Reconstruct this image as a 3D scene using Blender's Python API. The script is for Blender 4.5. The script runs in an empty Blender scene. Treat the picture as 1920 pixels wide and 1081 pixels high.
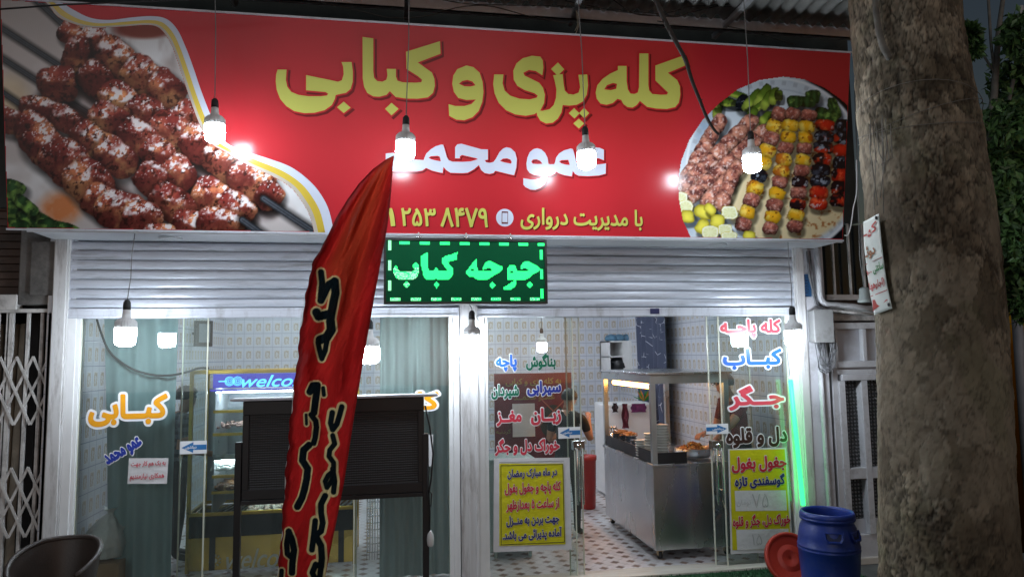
import bpy, bmesh, math, random
import numpy as np
from mathutils import Vector, Matrix
R = math.radians
S = bpy.context.scene
COL = S.collection
random.seed(7)

# ------------------------------------------------------------------ camera
CAM = np.array([0.0, -6.024, 1.893]); FPX = 1330.0
_yaw, _pit, _rol = R(9.864), R(5.278), R(-.861)
_f = np.array([math.sin(_yaw)*math.cos(_pit), math.cos(_yaw)*math.cos(_pit), math.sin(_pit)])
_r0 = np.array([math.cos(_yaw), -math.sin(_yaw), 0]); _u0 = np.cross(_r0, _f)
_r = math.cos(_rol)*_r0 + math.sin(_rol)*_u0
_u = -math.sin(_rol)*_r0 + math.cos(_rol)*_u0
cd = bpy.data.cameras.new('camera'); co = bpy.data.objects.new('camera', cd); COL.objects.link(co)
cd.sensor_width = 36; cd.lens = FPX/1920*36; cd.clip_end = 300; cd.clip_start = .05
co.matrix_world = Matrix(((_r[0], _u[0], -_f[0], CAM[0]), (_r[1], _u[1], -_f[1], CAM[1]), (_r[2], _u[2], -_f[2], CAM[2]), (0, 0, 0, 1)))
S.camera = co
# ------------------------------------------------------------------ sky at dusk, exposure
wd = bpy.data.worlds.new('World'); S.world = wd; wd.use_nodes = True
_nt = wd.node_tree; _bg = _nt.nodes['Background']
_sk = _nt.nodes.new('ShaderNodeTexSky'); _sk.sky_type = 'NISHITA'; _sk.sun_disc = False
_sk.sun_elevation = R(1.0); _sk.sun_rotation = R(166); _sk.ozone_density = 1.0; _sk.dust_density = .6
_vm = _nt.nodes.new('ShaderNodeVectorMath'); _vm.operation = 'MULTIPLY'; _vm.inputs[1].default_value = (.74, .82, 1.02)
_nt.links.new(_sk.outputs[0], _vm.inputs[0]); _nt.links.new(_vm.outputs[0], _bg.inputs[0]); _bg.inputs[1].default_value = .048
sd_ = bpy.data.lights.new('added_fill_sun', 'SUN'); sd_.energy = .36; sd_.angle = R(50); sd_.color = (.93, .96, 1)
so_ = bpy.data.objects.new('added_fill_sun', sd_); COL.objects.link(so_); so_.rotation_euler = (R(77), 0, R(-14))  # soft fill added from the street side to brighten front-facing surfaces
S.view_settings.view_transform = 'Standard'; S.view_settings.look = 'None'
S.view_settings.exposure = 0.30; S.view_settings.gamma = 1
S.render.engine = 'CYCLES'
S.cycles.max_bounces = 8; S.cycles.transparent_max_bounces = 16; S.cycles.sample_clamp_indirect = 4
S.cycles.caustics_reflective = False; S.cycles.caustics_refractive = False
LAMP = 92.0        # radiance of the LED bulbs

# ------------------------------------------------------------------ pixel -> place helpers
def ray(x, y): return (x-960)/FPX*_r - (y-540.5)/FPX*_u + _f
def on_y(x, y, Y=0.0):
    d = ray(x, y); return CAM + (Y-CAM[1])/d[1]*d
def on_x(x, y, X=0.0):
    d = ray(x, y); return CAM + (X-CAM[0])/d[0]*d
def on_z(x, y, Z=0.0):
    d = ray(x, y); return CAM + (Z-CAM[2])/d[2]*d
class Frame:
    """a flat surface: origin, in-plane axes U V, outward normal N"""
    def __init__(s, o, U, V):
        s.o = np.array(o, float); s.U = np.array(U, float); s.V = np.array(V, float); s.N = np.cross(s.U, s.V)
    def uv(s, x, y):
        d = ray(x, y); t = ((s.o-CAM) @ s.N)/(d @ s.N); p = CAM + t*d - s.o
        return p @ s.U, p @ s.V
    def uvs(s, X, Y):
        d = ((X-960)/FPX)[..., None]*_r - ((Y-540.5)/FPX)[..., None]*_u + _f
        t = ((s.o-CAM) @ s.N)/(d @ s.N); p = CAM + t[..., None]*d - s.o
        return p @ s.U, p @ s.V
    def at(s, u, v, n=0.0): return s.o + u*s.U + v*s.V + n*s.N
def wallframe(Y): return Frame((0, Y, 0), (1, 0, 0), (0, 0, 1))
_a = R(9)
SIGN = Frame((0, -.43, 2.85), (1, 0, 0), (0, -math.sin(_a), math.cos(_a)))

# ------------------------------------------------------------------ objects
def tag(o, label=None, cat=None, group=None, kind=None):
    if label: o['label'] = label
    if cat: o['category'] = cat
    if group: o['group'] = group
    if kind: o['kind'] = kind
    return o
def thing(name, label, cat, loc=(0, 0, 0), group=None):
    o = bpy.data.objects.new(name, None); COL.objects.link(o); o.location = Vector([float(v) for v in loc]); o.empty_display_size = .1
    return tag(o, label, cat, group)
class MB:
    def __init__(s): s.v = []; s.f = []; s.m = []; s.cur = 0; s.sm = []; s.smooth = False
    def add(s, vs, fs):
        b = len(s.v); s.v += [tuple(map(float, v)) for v in vs]
        for f in fs: s.f.append(tuple(b+i for i in f)); s.m.append(s.cur); s.sm.append(s.smooth)
    def box(s, x0, x1, y0, y1, z0, z1):
        x0, x1 = min(x0, x1), max(x0, x1); y0, y1 = min(y0, y1), max(y0, y1); z0, z1 = min(z0, z1), max(z0, z1)
        s.add([(x0,y0,z0),(x1,y0,z0),(x1,y1,z0),(x0,y1,z0),(x0,y0,z1),(x1,y0,z1),(x1,y1,z1),(x0,y1,z1)],
              [(3,2,1,0),(4,5,6,7),(0,1,5,4),(1,2,6,5),(2,3,7,6),(3,0,4,7)])
    def fbox(s, fr, u0, u1, v0, v1, n0, n1):
        u0, u1 = min(u0, u1), max(u0, u1); v0, v1 = min(v0, v1), max(v0, v1)
        P = [fr.at(u, v, n) for n in (min(n0, n1), max(n0, n1)) for (u, v) in ((u0,v0),(u1,v0),(u1,v1),(u0,v1))]
        s.add(P, [(3,2,1,0),(4,5,6,7),(0,1,5,4),(1,2,6,5),(2,3,7,6),(3,0,4,7)])
    def bar(s, a, b, w, h, up=(0, 0, 1)):
        a = Vector([float(q) for q in a]); b = Vector([float(q) for q in b]); d = (b-a).normalized(); up = Vector(up)
        if abs(d.dot(up)) > .98: up = Vector((1, 0, 0))
        sx = d.cross(up).normalized(); sy = sx.cross(d).normalized()
        P = [p + sx*i*w/2 + sy*j*h/2 for p in (a, b) for (i, j) in ((-1,-1),(1,-1),(1,1),(-1,1))]
        s.add(P, [(3,2,1,0),(4,5,6,7),(0,1,5,4),(1,2,6,5),(2,3,7,6),(3,0,4,7)])
    def tube(s, pts, r, seg=10, cap=True):
        pts = [Vector([float(q) for q in p]) for p in pts]; n = len(pts)
        rs = r if hasattr(r, '__len__') else [r]*n
        vs, fs = [], []; ref = None; sv = s.smooth; s.smooth = True
        for i, p in enumerate(pts):
            d = (pts[min(i+1, n-1)] - pts[max(i-1, 0)])
            if d.length < 1e-9: d = Vector((0, 0, 1))
            d.normalize()
            if ref is None:
                ref = d.orthogonal().normalized()
            ref = (ref - d*ref.dot(d)).normalized(); q = d.cross(ref)
            for k in range(seg):
                t = 2*math.pi*k/seg; vs.append(p + (ref*math.cos(t) + q*math.sin(t))*rs[i])
        for i in range(n-1):
            for k in range(seg):
                a, b = i*seg+k, i*seg+(k+1) % seg; fs.append((a, b, b+seg, a+seg))
        if cap: fs.append(tuple(range(seg-1, -1, -1))); fs.append(tuple((n-1)*seg+k for k in range(seg)))
        s.add(vs, fs); s.smooth = sv
    def lathe(s, c, prof, seg=24, ribs=0, amp=0.0, axis=None):
        vs, fs = [], []; sv = s.smooth; s.smooth = True
        M = Matrix.Identity(3)
        if axis is not None: M = Vector((0, 0, 1)).rotation_difference(Vector(axis)).to_matrix()
        for (r, z) in prof:
            for k in range(seg):
                t = 2*math.pi*k/seg; rr = r*(1 + amp*math.cos(ribs*t)) if ribs else r
                p = M @ Vector((rr*math.cos(t), rr*math.sin(t), z)); vs.append((c[0]+p.x, c[1]+p.y, c[2]+p.z))
        for i in range(len(prof)-1):
            for k in range(seg):
                a, b = i*seg+k, i*seg+(k+1) % seg; fs.append((a, b, b+seg, a+seg))
        fs.append(tuple(range(seg-1, -1, -1))); fs.append(tuple((len(prof)-1)*seg+k for k in range(seg)))
        s.add(vs, fs); s.smooth = sv
    def grid(s, P, closed=False):
        """P: 2-D list of points"""
        h, w = len(P), len(P[0]); vs = [p for row in P for p in row]
        fs = [(i*w+j, i*w+(j+1) % w, (i+1)*w+(j+1) % w, (i+1)*w+j) for i in range(h-1) for j in range(w if closed else w-1)]
        sv = s.smooth; s.smooth = True; s.add(vs, fs); s.smooth = sv
    def flat(s, fr, loops_mesh, n):
        V, F = loops_mesh
        s.add([fr.at(p[0], p[1], n) for p in V], F)
    def prism(s, fr, pts, n0, n1):
        """polygon (u,v) extruded between n0 and n1"""
        k = len(pts); vs = [fr.at(u, v, n0) for u, v in pts] + [fr.at(u, v, n1) for u, v in pts]
        s.add(vs, [tuple(range(k-1, -1, -1)), tuple(range(k, 2*k))] + [(i, (i+1) % k, k+(i+1) % k, k+i) for i in range(k)])
    def build(s, name, mat, parent=None, bevel=0, solid=0, label=None, org=None):
        me = bpy.data.meshes.new(name)
        off = np.array(parent.location) if parent is not None else np.zeros(3)
        if parent is not None and parent.parent is not None: off = off + np.array(parent.parent.location)
        if org is not None: off = np.array(org, float)
        vv = np.array(s.v) - off if len(s.v) else np.zeros((0, 3))
        me.from_pydata(vv.tolist(), [], s.f)
        for m in (mat if isinstance(mat, (list, tuple)) else [mat]): me.materials.append(m)
        if any(s.m): me.polygons.foreach_set('material_index', s.m)
        me.polygons.foreach_set('use_smooth', s.sm)
        o = bpy.data.objects.new(name, me); COL.objects.link(o)
        if parent is not None: o.parent = parent
        elif org is not None: o.location = Vector([float(q) for q in org])
        if bevel:
            b = o.modifiers.new('b', 'BEVEL'); b.width = bevel; b.segments = 2; b.limit_method = 'ANGLE'
        if solid:
            b = o.modifiers.new('s', 'SOLIDIFY'); b.thickness = solid; b.offset = 0
        if label: o['label'] = label
        return o
def copy_tree(o, parent=None):
    c = o.copy(); COL.objects.link(c); c.parent = parent
    for ch in o.children: copy_tree(ch, c)
    return c
def rbox(x0, y0, x1, y1, Y):
    """photo rectangle on the plane y=Y -> x0,x1,z0,z1"""
    return on_y(x0, (y0+y1)/2, Y)[0], on_y(x1, (y0+y1)/2, Y)[0], on_y((x0+x1)/2, y1, Y)[2], on_y((x0+x1)/2, y0, Y)[2]
def catenary(a, b, sag, n=14):
    a, b = np.array(a, float), np.array(b, float)
    return [a + (b-a)*t - np.array([0, 0, sag*4*t*(1-t)]) for t in np.linspace(0, 1, n)]

# ------------------------------------------------------------------ materials
def lin(c):
    c = np.asarray(c, float)/255.0
    return np.where(c <= .04045, c/12.92, ((c+.055)/1.055)**2.4)
def mat(name, col, rough=.5, metal=0.0, var=.12, scale=8.0, bump=0.0, bscale=60.0, dirt=None, dscale=3.0, damt=.5, emit=None, es=0.0, trans=0.0, stretch=(1, 1, 1), spec=.5, coat=0.0):
    m = bpy.data.materials.new(name); m.use_nodes = True; nt = m.node_tree; N = nt.nodes; L = nt.links
    b = N['Principled BSDF']; b.inputs['Roughness'].default_value = rough; b.inputs['Metallic'].default_value = metal
    b.inputs['Specular IOR Level'].default_value = spec
    if coat: b.inputs['Coat Weight'].default_value = coat; b.inputs['Coat Roughness'].default_value = .12
    tc = N.new('ShaderNodeTexCoord'); mp = N.new('ShaderNodeMapping'); mp.inputs['Scale'].default_value = stretch
    L.new(tc.outputs['Object'], mp.inputs[0])
    nz = N.new('ShaderNodeTexNoise'); nz.inputs['Scale'].default_value = scale; nz.inputs['Detail'].default_value = 6
    L.new(mp.outputs[0], nz.inputs[0])
    mx = N.new('ShaderNodeMix'); mx.data_type = 'RGBA'; c = np.array(col[:3])
    mx.inputs[6].default_value = (*np.clip(c*(1-var), 0, 1), 1); mx.inputs[7].default_value = (*np.clip(c*(1+var), 0, 1), 1)
    rp = N.new('ShaderNodeMapRange'); rp.inputs[1].default_value = .3; rp.inputs[2].default_value = .7
    L.new(nz.outputs[0], rp.inputs[0]); L.new(rp.outputs[0], mx.inputs[0]); out = mx.outputs[2]
    if dirt is not None:
        n2 = N.new('ShaderNodeTexNoise'); n2.inputs['Scale'].default_value = dscale; n2.inputs['Detail'].default_value = 9; n2.inputs['Roughness'].default_value = .7
        L.new(mp.outputs[0], n2.inputs[0])
        r2 = N.new('ShaderNodeMapRange'); r2.inputs[1].default_value = .5; r2.inputs[2].default_value = .72; r2.inputs[4].default_value = damt
        L.new(n2.outputs[0], r2.inputs[0])
        m2 = N.new('ShaderNodeMix'); m2.data_type = 'RGBA'; m2.inputs[7].default_value = (*dirt, 1)
        L.new(r2.outputs[0], m2.inputs[0]); L.new(out, m2.inputs[6]); out = m2.outputs[2]
    L.new(out, b.inputs['Base Color'])
    rr = N.new('ShaderNodeMapRange'); rr.inputs[3].default_value = max(rough-.1, .02); rr.inputs[4].default_value = min(rough+.12, 1)
    L.new(nz.outputs[0], rr.inputs[0]); L.new(rr.outputs[0], b.inputs['Roughness'])
    if bump:
        n3 = N.new('ShaderNodeTexNoise'); n3.inputs['Scale'].default_value = bscale; n3.inputs['Detail'].default_value = 5
        L.new(mp.outputs[0], n3.inputs[0]); bp = N.new('ShaderNodeBump'); bp.inputs['Strength'].default_value = bump; bp.inputs['Distance'].default_value = .01
        L.new(n3.outputs[0], bp.inputs['Height']); L.new(bp.outputs[0], b.inputs['Normal'])
    if emit is not None:
        b.inputs['Emission Color'].default_value = (*emit, 1); b.inputs['Emission Strength'].default_value = es
    if trans: b.inputs['Transmission Weight'].default_value = trans
    return m
def emission(name, col, s):
    m = bpy.data.materials.new(name); m.use_nodes = True; nt = m.node_tree
    b = nt.nodes['Principled BSDF']; b.inputs['Base Color'].default_value = (*col, 1)
    b.inputs['Emission Color'].default_value = (*col, 1); b.inputs['Emission Strength'].default_value = s
    return m
def glass_mat(name, tint, refl=1.0, rough=.0):
    m = bpy.data.materials.new(name); m.use_nodes = True; nt = m.node_tree; N = nt.nodes; L = nt.links
    N.remove(N['Principled BSDF']); out = N['Material Output']
    t = N.new('ShaderNodeBsdfTransparent'); t.inputs[0].default_value = (*tint, 1)
    g = N.new('ShaderNodeBsdfGlossy'); g.inputs['Roughness'].default_value = rough; g.inputs[0].default_value = (.95, 1, .98, 1)
    fr = N.new('ShaderNodeFresnel'); fr.inputs[0].default_value = 1.5
    mu = N.new('ShaderNodeMath'); mu.operation = 'MULTIPLY'; mu.inputs[1].default_value = refl
    L.new(fr.outputs[0], mu.inputs[0]); mx = N.new('ShaderNodeMixShader')
    if refl > 1:      # dust and wiping marks, also painting in the pale haze of the glass
        d = N.new('ShaderNodeBsdfDiffuse'); d.inputs[0].default_value = (.55, .66, .64, 1); tc = N.new('ShaderNodeTexCoord'); mp = N.new('ShaderNodeMapping'); mp.inputs['Scale'].default_value = (1.6, 1, .5); mp.inputs['Rotation'].default_value = (0, .5, 0)
        nz = N.new('ShaderNodeTexNoise'); nz.inputs['Scale'].default_value = 3.2; nz.inputs['Detail'].default_value = 8; nz.inputs['Roughness'].default_value = .65; L.new(tc.outputs['Object'], mp.inputs[0]); L.new(mp.outputs[0], nz.inputs[0])
        rr = N.new('ShaderNodeMapRange'); rr.inputs[1].default_value = .35; rr.inputs[2].default_value = .75; rr.inputs[3].default_value = .025; rr.inputs[4].default_value = .085; L.new(nz.outputs[0], rr.inputs[0])
        m0 = N.new('ShaderNodeMixShader'); L.new(rr.outputs[0], m0.inputs[0]); L.new(t.outputs[0], m0.inputs[1]); L.new(d.outputs[0], m0.inputs[2]); t = m0
    L.new(mu.outputs[0], mx.inputs[0]); L.new(t.outputs[0], mx.inputs[1]); L.new(g.outputs[0], mx.inputs[2]); L.new(mx.outputs[0], out.inputs[0])
    return m
def vcol_mat(name, rough=.35, bump=0, spec=.5, coat=0.0):
    m = bpy.data.materials.new(name); m.use_nodes = True; nt = m.node_tree; b = nt.nodes['Principled BSDF']
    a = nt.nodes.new('ShaderNodeVertexColor'); a.layer_name = 'print'
    nt.links.new(a.outputs[0], b.inputs['Base Color']); b.inputs['Roughness'].default_value = rough; b.inputs['Specular IOR Level'].default_value = spec
    return m
class NB:
    """tiny node builder for the patterned materials"""
    def __init__(s, name):
        s.m = bpy.data.materials.new(name); s.m.use_nodes = True; s.nt = s.m.node_tree; s.b = s.nt.nodes['Principled BSDF']
        s.tc = s.nt.nodes.new('ShaderNodeTexCoord'); s.sep = s.nt.nodes.new('ShaderNodeSeparateXYZ')
        s.nt.links.new(s.tc.outputs['Object'], s.sep.inputs[0]); s.x, s.y, s.z = s.sep.outputs
    def link(s, a, b):
        if hasattr(a, 'links'): s.nt.links.new(a, b)
        else: b.default_value = a
    def math(s, op, a, b=0.0, c=None):
        n = s.nt.nodes.new('ShaderNodeMath'); n.operation = op; s.link(a, n.inputs[0]); s.link(b, n.inputs[1])
        if c is not None: s.link(c, n.inputs[2])
        return n.outputs[0]
    def mix(s, f, a, b):
        n = s.nt.nodes.new('ShaderNodeMix'); n.data_type = 'RGBA'; s.link(f, n.inputs[0])
        for q, i in ((a, 6), (b, 7)):
            if hasattr(q, 'links'): s.nt.links.new(q, n.inputs[i])
            else: n.inputs[i].default_value = (*q, 1)
        return n.outputs[2]
    def noise(s, sc, det=4, vec=None, rough=.5):
        n = s.nt.nodes.new('ShaderNodeTexNoise'); n.inputs['Scale'].default_value = sc; n.inputs['Detail'].default_value = det; n.inputs['Roughness'].default_value = rough
        s.nt.links.new(vec if vec is not None else s.tc.outputs['Object'], n.inputs[0]); return n.outputs[0]
    def comb(s, x, y, z):
        n = s.nt.nodes.new('ShaderNodeCombineXYZ')
        for q, i in ((x, 0), (y, 1), (z, 2)): s.link(q, n.inputs[i])
        return n.outputs[0]
    def rng(s, v, a, b, c=0.0, d=1.0):
        n = s.nt.nodes.new('ShaderNodeMapRange'); s.link(v, n.inputs[0])
        for i, q in enumerate((a, b, c, d)): n.inputs[i+1].default_value = q
        return n.outputs[0]
    def bump(s, h, st=.4, dist=.01):
        n = s.nt.nodes.new('ShaderNodeBump'); n.inputs['Strength'].default_value = st; n.inputs['Distance'].default_value = dist
        s.nt.links.new(h, n.inputs['Height']); s.nt.links.new(n.outputs[0], s.b.inputs['Normal'])
    def done(s, col, rough=.5, metal=0.0, spec=.5):
        s.link(col, s.b.inputs['Base Color']) if hasattr(col, 'links') else setattr(s.b.inputs['Base Color'], 'default_value', (*col, 1))
        s.link(rough, s.b.inputs['Roughness']); s.b.inputs['Metallic'].default_value = metal; s.b.inputs['Specular IOR Level'].default_value = spec
        return s.m

# ------------------------------------------------------------------ lettering
_forms = {}
for ch, base, n in (('آ',0xFE81,2),('ا',0xFE8D,2),('ب',0xFE8F,4),('ت',0xFE95,4),('ج',0xFE9D,4),('ح',0xFEA1,4),('خ',0xFEA5,4),('د',0xFEA9,2),('ذ',0xFEAB,2),('ر',0xFEAD,2),('ز',0xFEAF,2),
                    ('س',0xFEB1,4),('ش',0xFEB5,4),('ص',0xFEB9,4),('ض',0xFEBD,4),('ظ',0xFEC5,4),('ع',0xFEC9,4),('غ',0xFECD,4),('ف',0xFED1,4),('ق',0xFED5,4),('ل',0xFEDD,4),('م',0xFEE1,4),('ن',0xFEE5,4),
                    ('ه',0xFEE9,4),('و',0xFEED,2),('ئ',0xFE89,4),('پ',0xFB56,4),('چ',0xFB7A,4),('ک',0xFB8E,4),('گ',0xFB92,4),('ی',0xFBFC,4)):
    _forms[ch] = (base, n)
def shape(t):
    out = []
    def dual(c): return c == 'ـ' or (c in _forms and _forms[c][1] == 4)
    def joins(c): return c == 'ـ' or c in _forms
    for i, c in enumerate(t):
        if c in _forms:
            base, n = _forms[c]
            p = i > 0 and dual(t[i-1]); q = i+1 < len(t) and joins(t[i+1]) and n == 4
            out.append(chr(base + (3 if (p and q) else 2 if q else 1 if p else 0)))
        else: out.append(c)
    s = ''.join(out)[::-1]
    for a, b in (('(', '\x01'), (')', '('), ('\x01', ')')): s = s.replace(a, b)
    # digit runs keep their left-to-right order
    res, run = '', ''
    for c in s:
        if c in '۰۱۲۳۴۵۶۷۸۹': run = c + run
        else: res += run + c; run = ''
    return res + run
def _curve_mesh(c):
    o = bpy.data.objects.new('tmp', c); COL.objects.link(o); bpy.context.view_layer.update()
    me = bpy.data.meshes.new_from_object(o.evaluated_get(bpy.context.evaluated_depsgraph_get()))
    V = np.array([v.co[:2] for v in me.vertices]); F = [tuple(p.vertices) for p in me.polygons]
    bpy.data.objects.remove(o); bpy.data.meshes.remove(me)
    return V, F
_tc = {}
def _contours(t, latin, slant):
    c = bpy.data.curves.new('txt', 'FONT'); c.body = t if latin else shape(t); c.shear = slant
    o = bpy.data.objects.new('tmp', c); COL.objects.link(o); bpy.context.view_layer.update()
    cu = o.to_curve(bpy.context.evaluated_depsgraph_get()); out = []
    for s in cu.splines:
        if s.type == 'BEZIER':
            P = s.bezier_points; n = len(P); L = []
            for i in range(n):
                a, b = P[i], P[(i+1) % n]; p0, p1, p2, p3 = [np.array(q[:2]) for q in (a.co, a.handle_right, b.handle_left, b.co)]
                k = 1 if np.linalg.norm(p3-p0) < .02 else 5
                for u in np.arange(k)/k: L.append((1-u)**3*p0 + 3*u*(1-u)**2*p1 + 3*u*u*(1-u)*p2 + u**3*p3)
            out.append(np.array(L))
        else: out.append(np.array([q.co[:2] for q in s.points]))
    o.to_curve_clear(); bpy.data.objects.remove(o); bpy.data.curves.remove(c)
    return out
def _field(t, latin, slant, h=.0165, pad=.17):
    """signed distance (negative inside) of the written word on a regular grid"""
    key = (t, latin, slant)
    if key in _tc: return _tc[key]
    K = _contours(t, latin, slant); A = np.vstack(K); lo, hi = A.min(0)-pad, A.max(0)+pad
    xs, ys = np.arange(lo[0], hi[0], h), np.arange(lo[1], hi[1], h); X, Y = np.meshgrid(xs, ys)
    D = np.full(X.shape, 9.0); Wn = np.zeros(X.shape, int)
    for L in K:
        for p, q in zip(L, np.roll(L, -1, 0)):
            i0, i1 = np.searchsorted(xs, min(p[0], q[0])-pad), np.searchsorted(xs, max(p[0], q[0])+pad); j0, j1 = np.searchsorted(ys, min(p[1], q[1])-pad), np.searchsorted(ys, max(p[1], q[1])+pad)
            sl = (slice(j0, j1), slice(i0, i1)); d = q-p; u = np.clip(((X[sl]-p[0])*d[0]+(Y[sl]-p[1])*d[1])/(d @ d+1e-12), 0, 1)
            D[sl] = np.minimum(D[sl], np.hypot(X[sl]-p[0]-u*d[0], Y[sl]-p[1]-u*d[1]))
            if p[1] != q[1]:
                j0, j1 = np.searchsorted(ys, min(p[1], q[1])), np.searchsorted(ys, max(p[1], q[1])); w = 1 if q[1] > p[1] else -1
                for j in range(j0, j1): Wn[j, :np.searchsorted(xs, p[0]+(ys[j]-p[1])/d[1]*d[0])] += w
    D = np.where(Wn != 0, -D, D); _tc[key] = (xs, ys, D); return _tc[key]
def text_mesh(t, off=.0, latin=False, slant=0.0):
    xs, ys, D = _field(t, latin, slant); F_ = off - D; ins = F_ > 0; V, F = [], []
    c4 = ins[:-1, :-1].astype(int)+ins[:-1, 1:]+ins[1:, :-1]+ins[1:, 1:]
    for j in range(c4.shape[0]):
        row = c4[j] == 4; i = 0; nz = np.nonzero(c4[j])[0]
        if not len(nz): continue
        e = np.diff(np.concatenate([[0], row.astype(int), [0]])); st, en = np.nonzero(e == 1)[0], np.nonzero(e == -1)[0]
        for a, b in zip(st, en):
            k = len(V); V += [(xs[a], ys[j]), (xs[b], ys[j]), (xs[b], ys[j+1]), (xs[a], ys[j+1])]; F.append((k, k+1, k+2, k+3))
        for i in nz:
            if row[i]: continue
            cs = [(i, j), (i+1, j), (i+1, j+1), (i, j+1)]; k = len(V)
            for m in range(4):
                (xa, ya), (xb, yb) = cs[m], cs[(m+1) % 4]; fa, fb = F_[ya, xa], F_[yb, xb]
                if fa > 0: V.append((xs[xa], ys[ya]))
                if (fa > 0) != (fb > 0): u = fa/(fa-fb); V.append((xs[xa]+u*(xs[xb]-xs[xa]), ys[ya]+u*(ys[yb]-ys[ya])))
            if len(V)-k >= 3: F.append(tuple(range(k, len(V))))
            else: del V[k:]
    return np.array(V), F
def poly_mesh(loops, off=0.0):
    c = bpy.data.curves.new('ply', 'CURVE'); c.dimensions = '2D'; c.fill_mode = 'FRONT'; c.offset = off
    for lp in loops:
        sp = c.splines.new('POLY'); sp.points.add(len(lp)-1); sp.use_cyclic_u = True
        for p, q in zip(sp.points, lp): p.co = (q[0], q[1], 0, 1)
    r = _curve_mesh(c); bpy.data.curves.remove(c); return r
def text_into(mb, t, fr, box, lift, off=.02, outline=None, rot=0.0, mi=0, latin=False, slant=0.0):
    """write t into the photo box (x0,y0,x1,y1) on surface fr; outline = (extra offset, material index)"""
    x0, y0, x1, y1 = box; xm, ym = (x0+x1)/2, (y0+y1)/2
    uL, uR = fr.uv(x0, ym)[0], fr.uv(x1, ym)[0]; vB, vT = fr.uv(xm, y1)[1], fr.uv(xm, y0)[1]
    V0, F0 = text_mesh(t, off, latin, slant)
    lo, hi = V0.min(0), V0.max(0); sc = np.array([(uR-uL)/(hi[0]-lo[0]), (vT-vB)/(hi[1]-lo[1])])
    cu, cv = (uL+uR)/2, (vB+vT)/2; ca, sa = math.cos(rot), math.sin(rot)
    def tr(V):
        q = (V-(lo+hi)/2)*sc
        return np.stack([cu + ca*q[:, 0] - sa*q[:, 1], cv + sa*q[:, 0] + ca*q[:, 1]], 1)
    if outline:
        V1, F1 = text_mesh(t, off+outline[0], latin, slant)
        mb.cur = outline[1]; mb.flat(fr, (tr(V1), F1), lift)
    mb.cur = mi; mb.flat(fr, (tr(V0), F0), lift + (.0025 if outline else 0)); mb.cur = 0

# ------------------------------------------------------------------ printed pictures (colour stored per vertex)
_gc = {}
def vnoise(X, Y, seed=0):
    if seed not in _gc: _gc[seed] = np.random.RandomState(seed).rand(256, 256)
    G = _gc[seed]
    xi, yi = np.floor(X).astype(int), np.floor(Y).astype(int); fx, fy = X-xi, Y-yi
    fx = fx*fx*(3-2*fx); fy = fy*fy*(3-2*fy)
    g = lambda a, b: G[a % 256, b % 256]
    return (g(xi, yi)*(1-fx) + g(xi+1, yi)*fx)*(1-fy) + (g(xi, yi+1)*(1-fx) + g(xi+1, yi+1)*fx)*fy
def fbm(X, Y, sc, seed=0, o=4):
    r = 0; a = .5; t = 0
    for i in range(o): r = r + a*vnoise(X/sc*2**i + 17*i, Y/sc*2**i + 5*i, seed+i); t += a; a *= .55
    return r/t
def sst(a, b, x):
    t = np.clip((x-a)/(b-a), 0, 1); return t*t*(3-2*t)
def picture(name, fr, xs, ys, C, mask, lift, material, parent, surf=None):
    X, Y = np.meshgrid(xs, ys); H, W = X.shape
    if surf is None:
        u, v = fr.uvs(X, Y); P = fr.o + u[..., None]*fr.U + v[..., None]*fr.V + lift*fr.N
    else: P = surf
    idx = np.arange(H*W).reshape(H, W)
    q = np.stack([idx[1:, :-1], idx[1:, 1:], idx[:-1, 1:], idx[:-1, :-1]], -1)
    if mask is not None: q = q[mask[:-1, :-1] & mask[1:, 1:] & mask[1:, :-1] & mask[:-1, 1:]]
    q = q.reshape(-1, 4)
    used = np.unique(q); rem = np.full(H*W, -1); rem[used] = np.arange(len(used)); q = rem[q]
    off = np.array(parent.location); V = P.reshape(-1, 3)[used] - off
    me = bpy.data.meshes.new(name); me.from_pydata(V.tolist(), [], q.tolist())
    at = me.color_attributes.new('print', 'FLOAT_COLOR', 'POINT')
    cc = np.ones((len(used), 4)); cc[:, :3] = lin(np.clip(C.reshape(-1, 3)[used], 0, 255)); at.data.foreach_set('color', cc.ravel().astype(np.float32))
    me.polygons.foreach_set('use_smooth', [True]*len(me.polygons))
    me.materials.append(material); o = bpy.data.objects.new(name, me); COL.objects.link(o); o.parent = parent
    return o
# ================================================================== MATERIALS OF THE SETTING
M = {}
M['alu'] = mat('painted_aluminium', (.60, .62, .68), .38, 0, .06, 3, dirt=(.26, .25, .25), dscale=5, damt=.75, stretch=(1.2, 1, .35))
M['beamwhite'] = mat('white_beam_paint', (.8, .8, .82), .5, 0, .06, 6, dirt=(.4, .39, .38), dscale=6, damt=.6)
M['alu_dirty'] = mat('worn_white_aluminium', (.66, .65, .65), .4, 0, .06, 4, dirt=(.22, .19, .17), dscale=7, damt=.8, stretch=(2, 2, .3))
M['slat'] = mat('shutter_paint', (.57, .60, .67), .36, .15, .10, 5, .08, 6, dirt=(.17, .17, .17), dscale=5, damt=.85, stretch=(.35, 1, 4))
M['pvc'] = mat('soffit_panel', (.62, .63, .65), .35, 0, .03, 2, dirt=(.4, .39, .37), dscale=2, damt=.4)
M['black'] = mat('black_paint', (.012, .012, .014), .4, 0, .2)
M['rubber'] = mat('black_rubber', (.015, .015, .016), .6, 0, .2)
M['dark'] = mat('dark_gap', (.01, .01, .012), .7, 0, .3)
M['grimy'] = mat('grimy_plaster', (.16, .15, .14), .8, 0, .35, 4, .5, 30, dirt=(.03, .03, .03), dscale=3, damt=.9)
M['upper'] = mat('sooty_wall', (.035, .04, .036), .85, 0, .5, 2.5, .6, 14, dirt=(.008, .009, .008), dscale=1.2, damt=.8)
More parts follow.
